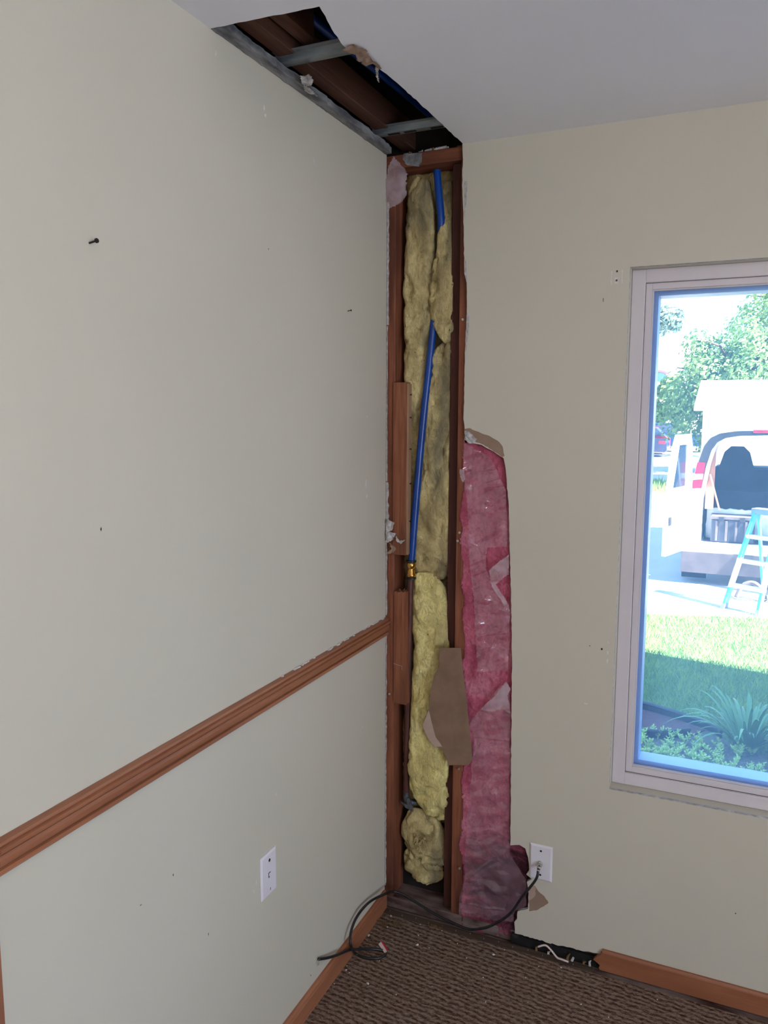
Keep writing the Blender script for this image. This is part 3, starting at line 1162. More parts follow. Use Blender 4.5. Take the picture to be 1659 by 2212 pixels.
pp_ = jag([bw(*p, .010) for p in pink_px], .007, .0022, 12, True)
mb = MB()
mb.sheet(pp_, .004, pink_y, .05)
for v in mb.v:          # keep the back half inside the stud bay
    if v.x < .2735 and v.y > .0124:
        v.y = .0124
pink = mk('pink_insulation', mb, 'pink', smooth='all', label='tall pink insulation batt behind clear film, mouldy at its foot', cat='insulation')
film_a = [(1003, 958), (1042, 962), (1089, 989), (1097, 1060), (1100, 1181), (1053, 1183), (1050, 1228), (1064, 1262), (1085, 1297), (1103, 1318), (1105, 1447), (1033, 1451), (1030, 1400), (1028, 1330), (1022, 1280), (1014, 1180), (1012, 1110), (1004, 1030)]
film_b = [(1016, 1562), (1030, 1540), (1052, 1518), (1082, 1480), (1100, 1476), (1105, 1530), (1104, 1650), (1103, 1826), (1122, 1828), (1138, 1850), (1139, 1900), (1137, 1955), (1112, 1966), (1060, 1976), (992, 1968), (993, 1940), (1005, 1900), (1004, 1840), (1010, 1760), (1018, 1700), (1022, 1640), (1026, 1600)]
film_c = [(1058, 1232), (1075, 1216), (1103, 1198), (1104, 1240), (1072, 1262), (1101, 1304), (1103, 1322), (1088, 1300), (1064, 1268)]
film_d = [(1040, 1530), (1070, 1502), (1094, 1470), (1105, 1486), (1098, 1500), (1104, 1540), (1088, 1530), (1058, 1537)]
film_e = [(993, 1948), (1060, 1962), (1112, 1968), (1110, 1990), (1060, 1985), (993, 1974)]
film_f = [(994, 1014), (1004, 1014), (1006, 1035), (1000, 1042), (995, 1030)]


CREASES = []
for a_, b_ in (((1043, 1043), (1090, 1028)), ((1048, 1052), (1095, 1046)), ((1068, 1092), (1093, 1070)), ((1035, 1017), (1090, 1007)), ((1012, 1168), (1030, 1180)), ((1015, 1192), (1050, 1196)),
               ((1015, 1220), (1045, 1208)), ((1020, 1242), (1050, 1231)), ((1037, 1372), (1100, 1364)), ((1045, 1440), (1075, 1372)), ((1060, 1690), (1100, 1676)), ((1024, 1590), (1104, 1600)), ((1000, 1950), (1090, 1966)), ((1005, 1900), (1060, 1860)), ((1045, 985), (1092, 998))):
    CREASES.append((bw(*a_), bw(*b_)))


def crease_h(x, z):
    h = 0
    for (ax, az), (bx_, bz_) in CREASES:
        dx, dz = bx_ - ax, bz_ - az
        L2 = dx * dx + dz * dz
        t = max(0, min(1, ((x - ax) * dx + (z - az) * dz) / L2))
        d2 = (x - ax - dx * t) ** 2 + (z - az - dz * t) ** 2
        if d2 < .00012:
            h = max(h, math.exp(-d2 / .0000085) * (.35 + .65 * math.sin(math.pi * (.1 + .8 * t))))
    return h * .0055


def film_y(off, seed, fold=.0030):
    def f(x, z):
        b = .0016 - off + .001 * noise.noise((x * 14, z * 8, seed + 2))
        r1 = noise.noise((x * 18 + z * 10 + seed, z * 30 - x * 14, seed))
        r2 = noise.noise((x * 9 + seed, z * 34 + x * 14, seed + 3))
        return b - fold * 1.5 * max(0, r1 + .1) - fold * 1.2 * max(0, r2) ** 2 - crease_h(x, z)
    return f


def clipw(px):
    out = []
    for a, b in px:
        x, z = bw(a, b, .004)
        out.append((min(x, wall_x(z) - .0015), z))
    return out


for px, mt, off, sd, fo in ((film_a, 'film', .0005, 2, .010), (film_b, 'film', .0005, 5, .008), (film_c, 'film_thick', .004, 8, .006), (film_d, 'film_thick', .004, 9, .004), (film_e, 'film', .001, 12, .004), (film_f, 'film_thick', .001, 14, .002)):
    mb = MB()
    mb.sheet(jag(clipw(px), .012, .0012, sd, True), .0021, film_y(off, sd, fo), 0.0, 0, .12)
    mk('plastic_film', mb, mt, pink, smooth='all', recalc=False)

# ---- torn plastic at the head of the corner stud
mb = MB()
tp = [bw(*p, -.004) for p in ((850, 338), (864, 352), (880, 375), (876, 405), (879, 422), (868, 436), (850, 446), (838, 452), (832, 430), (831, 400), (838, 365))]
mb.sheet(jag(tp, .008, .0015, 4, True), .003, lambda x, z: -.002 - .012 * abs(noise.noise((x * 22 + z * 12, z * 18, 3))))
mk('plastic_scrap', mb, 'film_thick', smooth='all', recalc=False, label='crumpled clear plastic scrap hanging at the head of the corner stud', cat='plastic')

# ---- brown paper scrap
sp = [(950, 1400), (996, 1399), (1000, 1440), (1007, 1500), (1014, 1570), (1021, 1640), (1013, 1652), (968, 1653), (966, 1640), (954, 1616), (940, 1614), (924, 1595), (913, 1570), (918, 1550), (926, 1530), (930, 1490), (938, 1460), (949, 1440)]
mb = MB()
loop = jag([bw(*p, -.004) for p in sp], .01, .0008, 6, True)
mb.prism([[(x, -.004 - (x - .2) * .02 - .006 * (z - .6), z) for x, z in loop]], (0, .0012, 0))
scr = mk('paper_scrap', mb, 'scrap_paper', label='brown torn drywall paper leaning over the yellow insulation and stud', cat='scrap')
mb = MB()
pk = jag([bw(*p, -.0052) for p in ((913, 1570), (918, 1553), (926, 1535), (932, 1560), (940, 1590), (955, 1613), (940, 1614), (924, 1595))], .008, .001, 3, True)
mb.prism([[(x, -.0052 - (x - .2) * .02 - .006 * (z - .6), z) for x, z in pk]], (0, .0008, 0))
mk('peeled_layer', mb, 'kraft_pale', scr)

# ---- torn paper of the drywall face (parts of the wall)
def wall_patch(px, mat, seed, y=-.0007, amp=.0012):
    mb = MB()
    mb.prism([[(x, y, z) for x, z in jag([bw(*p) for p in px], .007, amp, seed, True)]], (0, abs(y) - .0001, 0))
    return mk('torn_paper', mb, mat, wall_back)


wall_patch([(1003, 927), (1016, 925), (1028, 931), (1040, 936), (1058, 942), (1075, 952), (1086, 965), (1090, 984), (1086, 988), (1062, 971), (1040, 959), (1016, 953), (1004, 947)], 'kraft', 2)
wall_patch([(1144, 1912), (1156, 1914), (1163, 1925), (1176, 1936), (1185, 1950), (1178, 1955), (1162, 1965), (1143, 1968), (1143, 1940)], 'kraft', 3)
wall_patch([(1146, 1911), (1158, 1916), (1156, 1935), (1144, 1945), (1143, 1930)], 'kraft_pale', 4, -.0012)
mb = MB()
mb.sheet(jag([bw(*p, -.005) for p in ((1003, 930), (1012, 932), (1022, 940), (1030, 948), (1026, 955), (1016, 958), (1010, 956), (1004, 945))], .005, .001, 3, True), .0022, lambda x, z: -.003 - .006 * abs(noise.noise((x * 60, z * 60, 2))), .001)
mk('curled_paper', mb, 'gypsum', wall_back)
for px in ([(1003, 390), (1010, 392), (1008, 430), (1004, 470)], [(1003, 590), (1006, 560), (1009, 600), (1008, 610)], [(1008, 680), (1014, 676), (1012, 720), (1007, 760)]):
    wall_patch(px, 'gypsum', 5, -.0012, .0006)
# ragged corner tape left on the chair-rail wall's edge
rnd = random.Random(2)


def corner_tape(y0, y1, w, amp, seed):
    r = random.Random(seed)
    pts = []
    n = max(4, int((y1 - y0) / 7))
    for i in range(n + 1):
        py = y0 + (y1 - y0) * i / n
        _, z = bw(833, py)
        pts.append((.001 + max(.0012, w + r.uniform(-amp, amp)), z))
    L = [(.0006, pts[0][1])] + pts + [(.0006, pts[-1][1])]
    mb = MB()
    mb.prism([[(x, .0045, z) for x, z in L]], (0, .0035, 0))
    mk('corner_tape', mb, 'gypsum', wall_left)


corner_tape(436, 702, .006, .0014, 1)
corner_tape(704, 1040, .0022, .001, 2)
corner_tape(1042, 1150, .0075, .003, 3)
corner_tape(1150, 1330, .003, .0016, 4)
corner_tape(1340, 1915, .0022, .0016, 5)
# hanging torn paper flakes
for i, (px, lb) in enumerate((([(838, 1122), (852, 1130), (846, 1146), (834, 1150), (832, 1130)], 'upper white torn paper flake curling off the corner'),
               ([(834, 1148), (856, 1152), (846, 1168), (832, 1174)], 'broad white torn paper flake on the corner stud'),
               ([(854, 1158), (862, 1168), (875, 1166), (866, 1175), (856, 1170)], 'small pink-white paper curl over the upper block'),
               ([(840, 1172), (856, 1185), (848, 1194), (834, 1198), (846, 1186)], 'lowest brown torn paper flake on the corner stud'))):
    mb = MB()
    mb.sheet(jag([bw(*p, -.006) for p in px], .004, .001, i, True), .002, lambda x, z: -.003 - .010 * abs(noise.noise((x * 40 + i, z * 40, i))), .0008)
    mk('paper_flake', mb, 'gypsum' if i < 3 else 'kraft', label=lb, cat='paper flake', group='paper flakes at the corner')
# torn ceiling paper at the middle channel
for i, (px, lb) in enumerate((([(740, 104), (765, 101), (790, 112), (800, 128), (826, 150), (815, 152), (805, 140), (790, 148), (776, 132), (768, 122), (752, 116)], 'brown torn ceiling paper flap hanging at the opening edge'),
               ([(812, 145), (818, 150), (816, 165), (820, 184), (815, 176), (812, 160)], 'thin dangling paper thread under the torn ceiling edge'),
               ([(650, 168), (668, 164), (676, 176), (668, 188), (652, 184)], 'grey paper scrap caught at the channel end by the wall'),
               ([(655, 186), (672, 192), (685, 210), (668, 204), (658, 200)], 'pale crumpled scrap hanging from the wall-head strip'))):
    mb = MB()
    pts = [at(a, b, 2, H - .006) for a, b in px]
    base = [(p.x, p.y) for p in pts]
    mb2 = MB()
    mb2.sheet(jag(base, .005, .001, i, True), .003, lambda x, y: 0, 0)
    mb.v = [Vector((v.x, v.z, H - .002 - .010 * abs(noise.noise((v.x * 40, v.z * 40, i + 2))))) for v in mb2.v]
    mb.f, mb.mi = mb2.f, mb2.mi
    n0 = len(mb.v)
    mb.v += [v + Vector((0, 0, .0008)) for v in mb.v]
    mb.f += [tuple(n0 + k for k in f[::-1]) for f in mb.f]
    mb.mi += mb.mi
    mk('ceiling_paper_flap', mb, 'kraft' if i == 0 else 'gypsum', label=lb, cat='paper flake', group='torn paper at the ceiling opening')
# debris on top plate edge
for i in range(14):
    rr = random.Random(i + 40)
    x = rr.uniform(.05, .24)
    mb = MB()
    mb.tube([(x, .012 + rr.random() * .02, 2.4415), (x + rr.uniform(.008, .04), .008 + rr.random() * .02, 2.443)], rr.uniform(.0015, .004), 6)
    mk('plaster_sliver', mb, 'gypsum' if i % 3 else 'fibre', label='loose plaster sliver on the top plate in the ceiling corner', cat='sliver', group='plaster slivers on the top plate')

# ---- wall plates
def bevel_plate(name, face, x0, z0, label, w=.070, h=.114, t=.0055):
    """face: maps (u, out, z) to world"""
    o = thing(name, face(x0 + w / 2, 0, z0), label, 'wall plate')
    mb = MB()
    b = .005
    pr_ = [(x0, .0006, z0), (x0 + w, .0006, z0), (x0 + w, .0006, z0 + h), (x0, .0006, z0 + h)]
    n0 = mb.add([face(u, q, z) for u, q, z in pr_])
    n1 = mb.add([face(u, .0022, z) for u, q, z in pr_])
    inn = [(x0 + b, z0 + b), (x0 + w - b, z0 + b), (x0 + w - b, z0 + h - b), (x0 + b, z0 + h - b)]
    n2 = mb.add([face(u, t, z) for u, z in inn])
    for a, c2 in ((n0, n1), (n1, n2)):
        for i in range(4):
            j = (i + 1) % 4
            mb.face((a + i, a + j, c2 + j, c2 + i))
    mb.face([n2 + i for i in range(4)])
    mb.face([n0 + i for i in range(4)][::-1])
    mk('cover', mb, 'plate', o)
    return o


fb = lambda u, q, z: Vector((u, -q, z))
fl = lambda u, q, z: Vector((q, u, z))
xp, zp = .494, .2421
cp = bevel_plate('cable_wall_plate', fb, xp, zp, 'white cable wall plate with a black cable on the window wall')
for zz in (.018, .096):
    mb = MB()
    mb.lathe([(0, .0032), (.0006, .0034), (.001, .002)], fb(xp + .035, .0053, zp + zz), (0, -1, 0), 12)
    mk('screw', mb, 'screw', cp)
mb = MB()
mb.lathe([(0, .0075), (.003, .0075), (.0032, .0058), (.012, .0058)], fb(xp + .035, .0055, zp + .057), (0, -1, 0), 12)
mk('socket', mb, 'nickel', cp, smooth=True)
yp, zp2 = -.7461, .4693
pp2 = bevel_plate('phone_wall_plate', fl, yp, zp2, 'white telephone wall plate on the chair-rail wall')
mb = MB()
mb.lathe([(0, .0042), (.0006, .0042)], fl(yp + .036, .0053, zp2 + .094), (1, 0, 0), 14)
mk('screw_hole', mb, 'dark_hole', pp2)
mb = MB()
y0 = yp + .030
mb.box(.0053, .0059, y0, y0 + .0022, zp2 + .051, zp2 + .062)
mb.box(.0053, .0059, y0, y0 + .010, zp2 + .060, zp2 + .0622)
mb.box(.0053, .0059, y0, y0 + .005, zp2 + .049, zp2 + .052)
mk('jack', mb, 'screw', pp2)
mb = MB()
mb.box(.0053, .0058, yp + .037, yp + .039, zp2 + .013, zp2 + .020)
mk('screw', mb, 'screw', pp2)

# ---- coax cable lying across the corner
cab = thing('coaxial_cable', (.25, -.05, .006), 'black coaxial cable curling from the wall plate over the carpet', 'cable')
cz_ = xp + .035
P = [Vector((cz_, -.014, zp + .056)), Vector((cz_ - .001, -.030, zp + .046)), Vector((cz_ - .006, -.040, zp + .020))]
P += [at(1130, 1935, 1, -.045), at(1100, 1975, 1, -.048), at(1060, 2000, 1, -.046), at(1030, 2007, 1, -.043), at(1008, 2006, 1, -.036), at(975, 1992, 1, -.028), at(940, 1975, 1, -.020), at(900, 1950, 1, -.012), at(870, 1932, 1, -.012), at(848, 1926, 1, -.024),
      at(825, 1934, 0, .026), at(800, 1947, 0, .017), at(780, 1967, 0, .0165), at(765, 1992, 0, .0165), at(757, 2020, 0, .022), at(758, 2042, 0, .030), at(768, 2060, 2, .012), at(790, 2069, 2, .0105), at(815, 2070, 2, .0105), at(832, 2062, 2, .0105), at(829, 2054, 2, .011),
      at(806, 2050, 2, .018), at(782, 2050, 2, .03), at(755, 2052, 0, .020), at(735, 2060, 0, .017), at(712, 2068, 0, .014), at(688, 2072, 0, .006)]
P = [Vector((max(p.x, .0045), p.y, max(p.z, .0098))) for p in P]
mb = MB()
mb.tube(catmull(P, 7), .0042, 10)
mk('jacket', mb, 'cable', cab, smooth='all')
mb = MB()
b0 = fb(xp + .035, .0105, zp + .057)
dd = (P[1] - b0).normalized()
mb.lathe([(0, .0062), (.008, .0062), (.0085, .0052), (.012, .0052), (.0122, .0062), (.018, .0058), (.0182, .0044), (.026, .0042)], b0, dd, 12)
mk('connector', mb, 'nickel', cab, smooth=True, label='silver screw-on connector')
e0 = P[-1]
for i in range(5):
    rr = random.Random(i)
    mb = MB()
    mb.tube([e0, e0 + Vector((.001, rr.uniform(-.006, .0), -.007)), e0 + Vector((.001, rr.uniform(-.010, .002), -.017))], .00045, 4)
    mk('frayed_wire', mb, 'nickel', cab)
mb = MB()
tgc = at(828, 2046, 2, .018)
ux, uy = Vector((.78, -.62, -.05)).normalized(), Vector((.5, .6, .55)).normalized()
q = lambda a, b: tgc + ux * a + uy * b
nn = ux.cross(uy) * .0006
mb.prism([[q(-.022, -.007), q(.022, -.007), q(.022, .002), q(-.022, .004)]], nn)
tg = mk('cable_tag', mb, 'tag_white', label='small white and red paper tag lying by the cable loop', cat='tag')
mb = MB()
mb.prism([[q(-.022, .0041), q(.022, .0021), q(.022, .0075), q(-.020, .009)]], nn)
mk('red_band', mb, 'red', tg)

# ---- tack strip, gap debris, crumbs
mb = MB()
mb.box(.004, .70, -.0325, -.006, .0004, .0075, ch=.001)
ts = mk('tack_strip', mb, 'tack', label='splintered dark tack strip along the torn wall foot', cat='strip')
for i in range(14):
    mb = MB()
    xx = .03 + i * .047
    mb.lathe([(0, .0009), (.004, .0003)], (xx, -.018 - .006 * (i % 2), .0075), (0, 0, 1), 5)
    mk('tack', mb, 'nickel', ts)
mb = MB()
mb.tube(catmull([at(1163, 2045, 1, -.014), at(1178, 2042, 1, -.016), at(1190, 2052, 1, -.02), at(1203, 2068, 1, -.026), at(1212, 2072, 1, -.03), at(1228, 2078, 1, -.03)], 5), .0028, 6)
mk('carpet_strand', mb, 'tag_white', smooth=True, label='pale loose carpet strand curling over the black gap', cat='strand')
for i, (px, py) in enumerate(((1160, 2040), (1186, 2046), (1226, 2054), (1236, 2066), (1262, 2068), (1275, 2074))):
    p = at(px, py, 1, -.006)
    rr = random.Random(i + 3)
    mb = MB()
    mb.tube([(p.x, -.010, .0078), (p.x + rr.uniform(-.004, .006), -.007, .012 + rr.random() * .008), (p.x + rr.uniform(.002, .010), -.008, .016 + rr.random() * .014)], [.004, .0035, .001], 6)
    mk('plaster_shard', mb, 'gypsum' if i % 2 else 'fibre', label='broken plaster shard standing in the black gap at the wall foot', cat='shard', group='plaster shards in the wall-foot gap')
CR = [(745, 2007, 4), (780, 2016, 6), (904, 2021, 4), (902, 2042, 6), (927, 2048, 3), (1066, 2063, 6), (1136, 2112, 3), (795, 2126, 6), (748, 2096, 4), (743, 2085, 3), (755, 2102, 3), (856, 2149, 3),
      (852, 1969, 5), (972, 2032, 3), (988, 2039, 3), (1140, 2166, 2), (914, 1988, 3), (837, 2003, 4), (1049, 2165, 3), (1212, 2091, 4), (1255, 2170, 3), (1315, 2198, 3), (700, 2118, 3), (881, 2062, 2), (962, 1998, 3), (1008, 2070, 3), (1090, 2052, 3), (1044, 2112, 3),
      (820, 2076, 3), (934, 2131, 2), (1164, 2088, 3), (1420, 2160, 3)]
crumb_meshes = []
for k in range(4):
    rr = random.Random(60 + k)
    mb = MB()
    n = 6
    rings = []
    for h, r in ((0, .7), (.5, 1.0), (.95, .6)):
        rings.append(mb.add([(math.cos(2 * math.pi * j / n) * r * rr.uniform(.6, 1.3), math.sin(2 * math.pi * j / n) * r * rr.uniform(.45, .9), h * rr.uniform(.8, 1.1)) for j in range(n)]))
    for a, b in zip(rings, rings[1:]):
        for j in range(n):
            mb.face((a + j, a + (j + 1) % n, b + (j + 1) % n, b + j))
    mb.face([rings[0] + j for j in range(n)])
    mb.face([rings[-1] + j for j in range(n)])
    crumb_meshes.append(mb)
first = []
for i, (px, py, s) in enumerate(CR):
    p = at(px, py, 2, .0062)
    if len(first) < 4:
        o = mk('drywall_crumb', crumb_meshes[i], 'crumb', origin=(0, 0, 0), label='small white drywall crumb scattered on the brown carpet', cat='crumb', group='drywall crumbs on the carpet')
        first.append(o)
    else:
        o = first[i % 4].copy()
        COL.objects.link(o)
    o.location = (max(p.x, .018), min(p.y, -.04), .0063)
    o.rotation_euler = (0, 0, i * 1.3)
    o.scale = (s * .00085, s * .00085, s * .0007)
# tan fibre tufts at the carpet edge
for i, (px, py) in enumerate(((826, 1995), (858, 1998), (950, 1991))):
    p = at(px, py, 2, .008)
    rr = random.Random(i)
    mb = MB()
    for k in range(70):
        a = p + Vector((rr.gauss(0, .011), rr.gauss(0, .006), 0))
        a.z = .0062
        a.x = max(a.x, .014)
        a.y = min(a.y, -.036)
        mb.tube([a, a + Vector((rr.uniform(-.004, .004), rr.uniform(-.004, .002), rr.uniform(.004, .012)))], .0005, 4)
    mk('fibre_tuft', mb, 'fibre', label=['tan fibre tuft nearest the baseboard at the carpet edge', 'middle tan fibre tuft at the carpet edge', 'tan fibre tuft at the carpet edge beside the stud'][i], cat='tuft', group='fibre tufts at the carpet edge', kind='stuff')

# ---- screws, holes and scuffs on the walls
for (px, py), s, lb in (((193, 525), 1.0, 'long dark screw sticking out high on the chair-rail wall'), ((751, 672), .62, 'short dark screw in the chair-rail wall near the corner')):
    p = at(px, py, 0, 0.0)
    mb = MB()
    mb.lathe([(0, .0018 * s), (.016 * s, .0018 * s), (.017 * s, .0042 * s), (.0195 * s, .0040 * s), (.0196 * s, .001)], (0.0002, p.y, p.z), (1, -.1, .12), 10)
    mk('wall_screw', mb, 'screw', label=lb, cat='screw')


def mark_left(px, py, w, h, mat, name):
    p = at(px, py, 0, 0.0)
    mb = MB()
    pl = jag([(p.y - w, p.z), (p.y, p.z - h), (p.y + w, p.z), (p.y + w * .3, p.z + h)], .006, min(w, h) * .4, int(px), True)
    mb.prism([[(.0004, y, z) for y, z in pl]], (-.0003, 0, 0))
    mk(name, mb, mat, wall_left)


for a in ((570, 232, .004, .010), (573, 250, .005, .006), (790, 1045, .005, .016), (792, 1072, .005, .008), (793, 900, .003, .006), (596, 1715, .002, .009), (548, 1925, .002, .012), (553, 1905, .002, .010), (678, 345, .002, .012), (466, 115, .002, .010), (783, 1572, .003, .004)):
    mark_left(*a, 'crumb', 'scuff')
for a in ((218, 1143, .0018, .004), (580, 538, .0014, .002), (374, 1890, .0015, .003), (450, 2018, .001, .004), (304, 1955, .003, .001), (671, 2107, .002, .003)):
    mark_left(*a, 'screw', 'nail_hole')


def mark_back(px, py, w, h, mat, name):
    x, z = bw(px, py)
    mb = MB()
    pl = jag([(x - w, z - h), (x + w, z - h), (x + w, z + h), (x - w, z + h)], .006, min(w, h) * .3, int(px + py), True)
    mb.prism([[(u, -.0004, v) for u, v in pl]], (0, .0003, 0))
    mk(name, mb, mat, wall_back)


for a in ((1321, 600, .0012, .018), (1344, 597, .0012, .018), (1332, 606, .005, .008), (1314, 1388, .001, .003), (1313, 1410, .0016, .005), (1312, 1428, .0016, .006), (1266, 1520, .005, .0016)):
    mark_back(*a, 'crumb', 'bracket_mark')
for a in ((1333, 586, .0022, .0026), (1332, 606, .0020, .0024), (1303, 648, .0008, .005), (1300, 1402, .0022, .0028), (1274, 1395, .0012, .0014), (1589, 1973, .0014, .0016)):
    mark_back(*a, 'screw', 'nail_hole')

# ================================================================ OUTSIDE
G = -.75
mb = MB()
mb.box(-60, 60, .16, 140, G - .3, G - .04)
mk('ground', mb, 'asphalt', kind='structure', label='pale sunlit road and ground beyond the lawn')
mb = MB()
dl = [(-14, 6.7), (-2, 7.15), (.0, 7.5), (1.4, 7.95), (3.2, 8.5), (3.2, .16), (-14, .16)]
mb.prism([[(x, y, G) for x, y in dl]], (0, 0, -.1))
mk('lawn', mb, 'lawn', kind='structure', label='green lawn below the window, half in shade')
mb = MB()
mb.box(-9, 12, 6.6, 19.5, G - .2, G - .02)
mk('driveway', mb, 'concrete', kind='structure', label='pale concrete driveway under the van')
# grass
mb = MB()
rr = random.Random(11)
for i in range(42000):
    x = rr.uniform(-1.0, 2.6)
    y = rr.uniform(3.7, 8.2)
    edge_y = 7.5 + x * .33 + .12 * noise.noise((x * 3, 0, 0))
    if y > edge_y + .25 * (rr.random() - .5):
        continue
    if y < 4.36 - .40 * (x - .3) ** 1 and x < 1.05:
        continue
    h = rr.uniform(.03, .085)
    a = rr.uniform(0, 6.28)
    w = rr.uniform(.002, .004)
    bx_, by_ = math.cos(a), math.sin(a)
    lx, ly = rr.uniform(-.03, .03), rr.uniform(-.03, .03)
    n = mb.add([(x - bx_ * w, y - by_ * w, G), (x + bx_ * w, y + by_ * w, G), (x + lx + bx_ * w * .5, y + ly + by_ * w * .5, G + h * .7), (x + lx * 1.6, y + ly * 1.6, G + h)])
    mb.face((n, n + 1, n + 2))
    mb.face((n, n + 2, n + 3))
mk('grass', mb, 'grass', kind='stuff', label='short green grass blades of the lawn', cat='grass', origin=(0, 5, G))
# tufts of grass in the road verge
mb = MB()
for i in range(900):
    c = rr.choice(((-1.75, 24.9), (-1.2, 24.2), (-2.3, 25.6)))
    x, y = rr.gauss(c[0], .35), rr.gauss(c[1], .5)
    h = rr.uniform(.1, .3)
    n = mb.add([(x - .03, y, G - .04), (x + .03, y, G - .04), (x + rr.uniform(-.1, .1), y, G + h)])
    mb.face((n, n + 1, n + 2))
mk('verge_grass', mb, 'grass', kind='stuff', label='small grass patch on the pale verge beyond the van door', cat='grass')

# ---- garden bed
mb = MB()
bed = [(-.6, 4.52), (.31, 4.29), (.59, 4.19), (.89, 4.03), (1.05, 3.86), (1.6, 3.7), (2.6, 3.7), (2.6, .3), (-.6, .3)]
mb.prism([[(x, y, G + .012) for x, y in bed]], (0, 0, -.05))
mk('garden_bed', mb, 'bed', kind='structure', label='leafy planting bed under the window')
mb = MB()
ml = [(-.6, 4.50), (.31, 4.27), (.59, 4.17), (.88, 4.0), (.82, 3.88), (.6, 3.72), (.40, 3.62), (-.6, 3.7)]
mb.prism([[(x, y, G + .02) for x, y in ml]], (0, 0, -.03))
mk('mulch_patch', mb, 'mulch', kind='structure', label='dark red mulch between the two black edging strips')


def edging(pts, label):
    P = catmull(pts, 6)
    mb = MB()
    mb.tube([p + Vector((0, 0, .065)) for p in P], .016, 8)
    for a, b in zip(P, P[1:]):
        t = (b - a).normalized()
        s_ = Vector((-t.y, t.x, 0)) * .005
        n = mb.add([a - s_, b - s_, b - s_ + Vector((0, 0, .065)), a - s_ + Vector((0, 0, .065)), a + s_, b + s_, b + s_ + Vector((0, 0, .065)), a + s_ + Vector((0, 0, .065))])
        mb.face((n, n + 1, n + 2, n + 3))
        mb.face((n + 4, n + 7, n + 6, n + 5))
    mk('bed_edging', mb, 'edging', smooth=True, label=label, cat='edging', group='black plastic bed edging')


edging([(-.6, 4.52, G), (.31, 4.29, G), (.59, 4.19, G), (.89, 4.03, G), (1.0, 3.9, G)], 'black plastic edging strip between the lawn and the mulch')
edging([(.10, 3.60, G), (.43, 3.67, G), (.60, 3.71, G), (.78, 3.84, G)], 'short black edging strip behind the yellow-green sedum')

# sedum sprigs
def sprig(mb, rr):
    for k in range(rr.randint(3, 5)):
        base = Vector((rr.uniform(-.002, .002), rr.uniform(-.002, .002), 0))
        tip = base + Vector((rr.uniform(-.07, .07), rr.uniform(-.07, .07), rr.uniform(.07, .14)))
        mb.tube([base, tip], .003, 4)
        for q in range(14):
            t = .35 + .65 * q / 13
            p = base.lerp(tip, t)
            a = q * 2.4
            d = Vector((math.cos(a), math.sin(a), .55)) * (.026 * (1.15 - t * .4))
            s_ = Vector((-math.sin(a), math.cos(a), 0)) * .008
            n = mb.add([p, p + d * .55 + s_, p + d + Vector((0, 0, .004)), p + d * .55 - s_, p + d * .5 + Vector((0, 0, .008))])
            mb.face((n, n + 1, n + 4))
            mb.face((n + 1, n + 2, n + 4))
            mb.face((n + 2, n + 3, n + 4))
            mb.face((n + 3, n, n + 4))


protos = []
SP = [(1400, 1575), (1420, 1585), (1395, 1600), (1440, 1608), (1425, 1625), (1375, 1610), (1410, 1640), (1450, 1585), (1490, 1620), (1505, 1608), (1470, 1640), (1520, 1640), (1385, 1640), (1560, 1640), (1540, 1625), (1530, 1668), (1480, 1665), (1450, 1660), (1550, 1690), (1600, 1690), (1578, 1710),
      (1430, 1650), (1500, 1650), (1370, 1590), (1460, 1612), (1590, 1665), (1625, 1700), (1400, 1655), (1515, 1600), (1480, 1598)]
rs_ = random.Random(33)
SP += [(rs_.uniform(1365, 1650), rs_.uniform(1602, 1700)) for _ in range(34)]
for i, (px, py) in enumerate(SP):
    p = at(px, py + 14, 2, G)
    if len(protos) < 3:
        mb = MB()
        sprig(mb, random.Random(80 + i))
        o = mk('sedum_sprig', mb, 'sedum', origin=(0, 0, 0), label='small yellow-green sedum sprig in the bed under the window', cat='plant', group='sedum sprigs in the bed')
        protos.append(o)
    else:
        o = protos[i % 3].copy()
        COL.objects.link(o)
    o.location = (p.x, p.y, G + .01)
    o.rotation_euler = (0, 0, i * 1.7)
    o.scale = (.62 + .22 * (i % 3), .62 + .22 * (i % 3), .55 + .16 * (i % 3))

# daylily clump
lc = at(1612, 1622, 2, G)
lily = thing('daylily_clump', (lc.x, lc.y, G), 'arching green daylily clump beside the bed edging', 'plant')
rr = random.Random(17)
for i in range(72):
    a = rr.uniform(0, 6.28)
    L = rr.uniform(.42, .80)
    out_ = rr.uniform(.45, 1.0)
    c0 = Vector((lc.x + math.cos(a) * .05, lc.y + math.sin(a) * .05, G + .012))
    pts = []
    for q in range(8):
        t = q / 7
        r = L * out_ * t * .75
        z = L * (1.0 * t - .85 * out_ * t * t) * .95
        pts.append(c0 + Vector((math.cos(a) * r, math.sin(a) * r, max(z, .01))))
    mb = MB()
    mb.blade(pts, [.009, .011, .012, .012, .011, .009, .006, .001], (-math.sin(a), math.cos(a), 0))
    mk('leaf', mb, 'lily', lily, smooth='all')

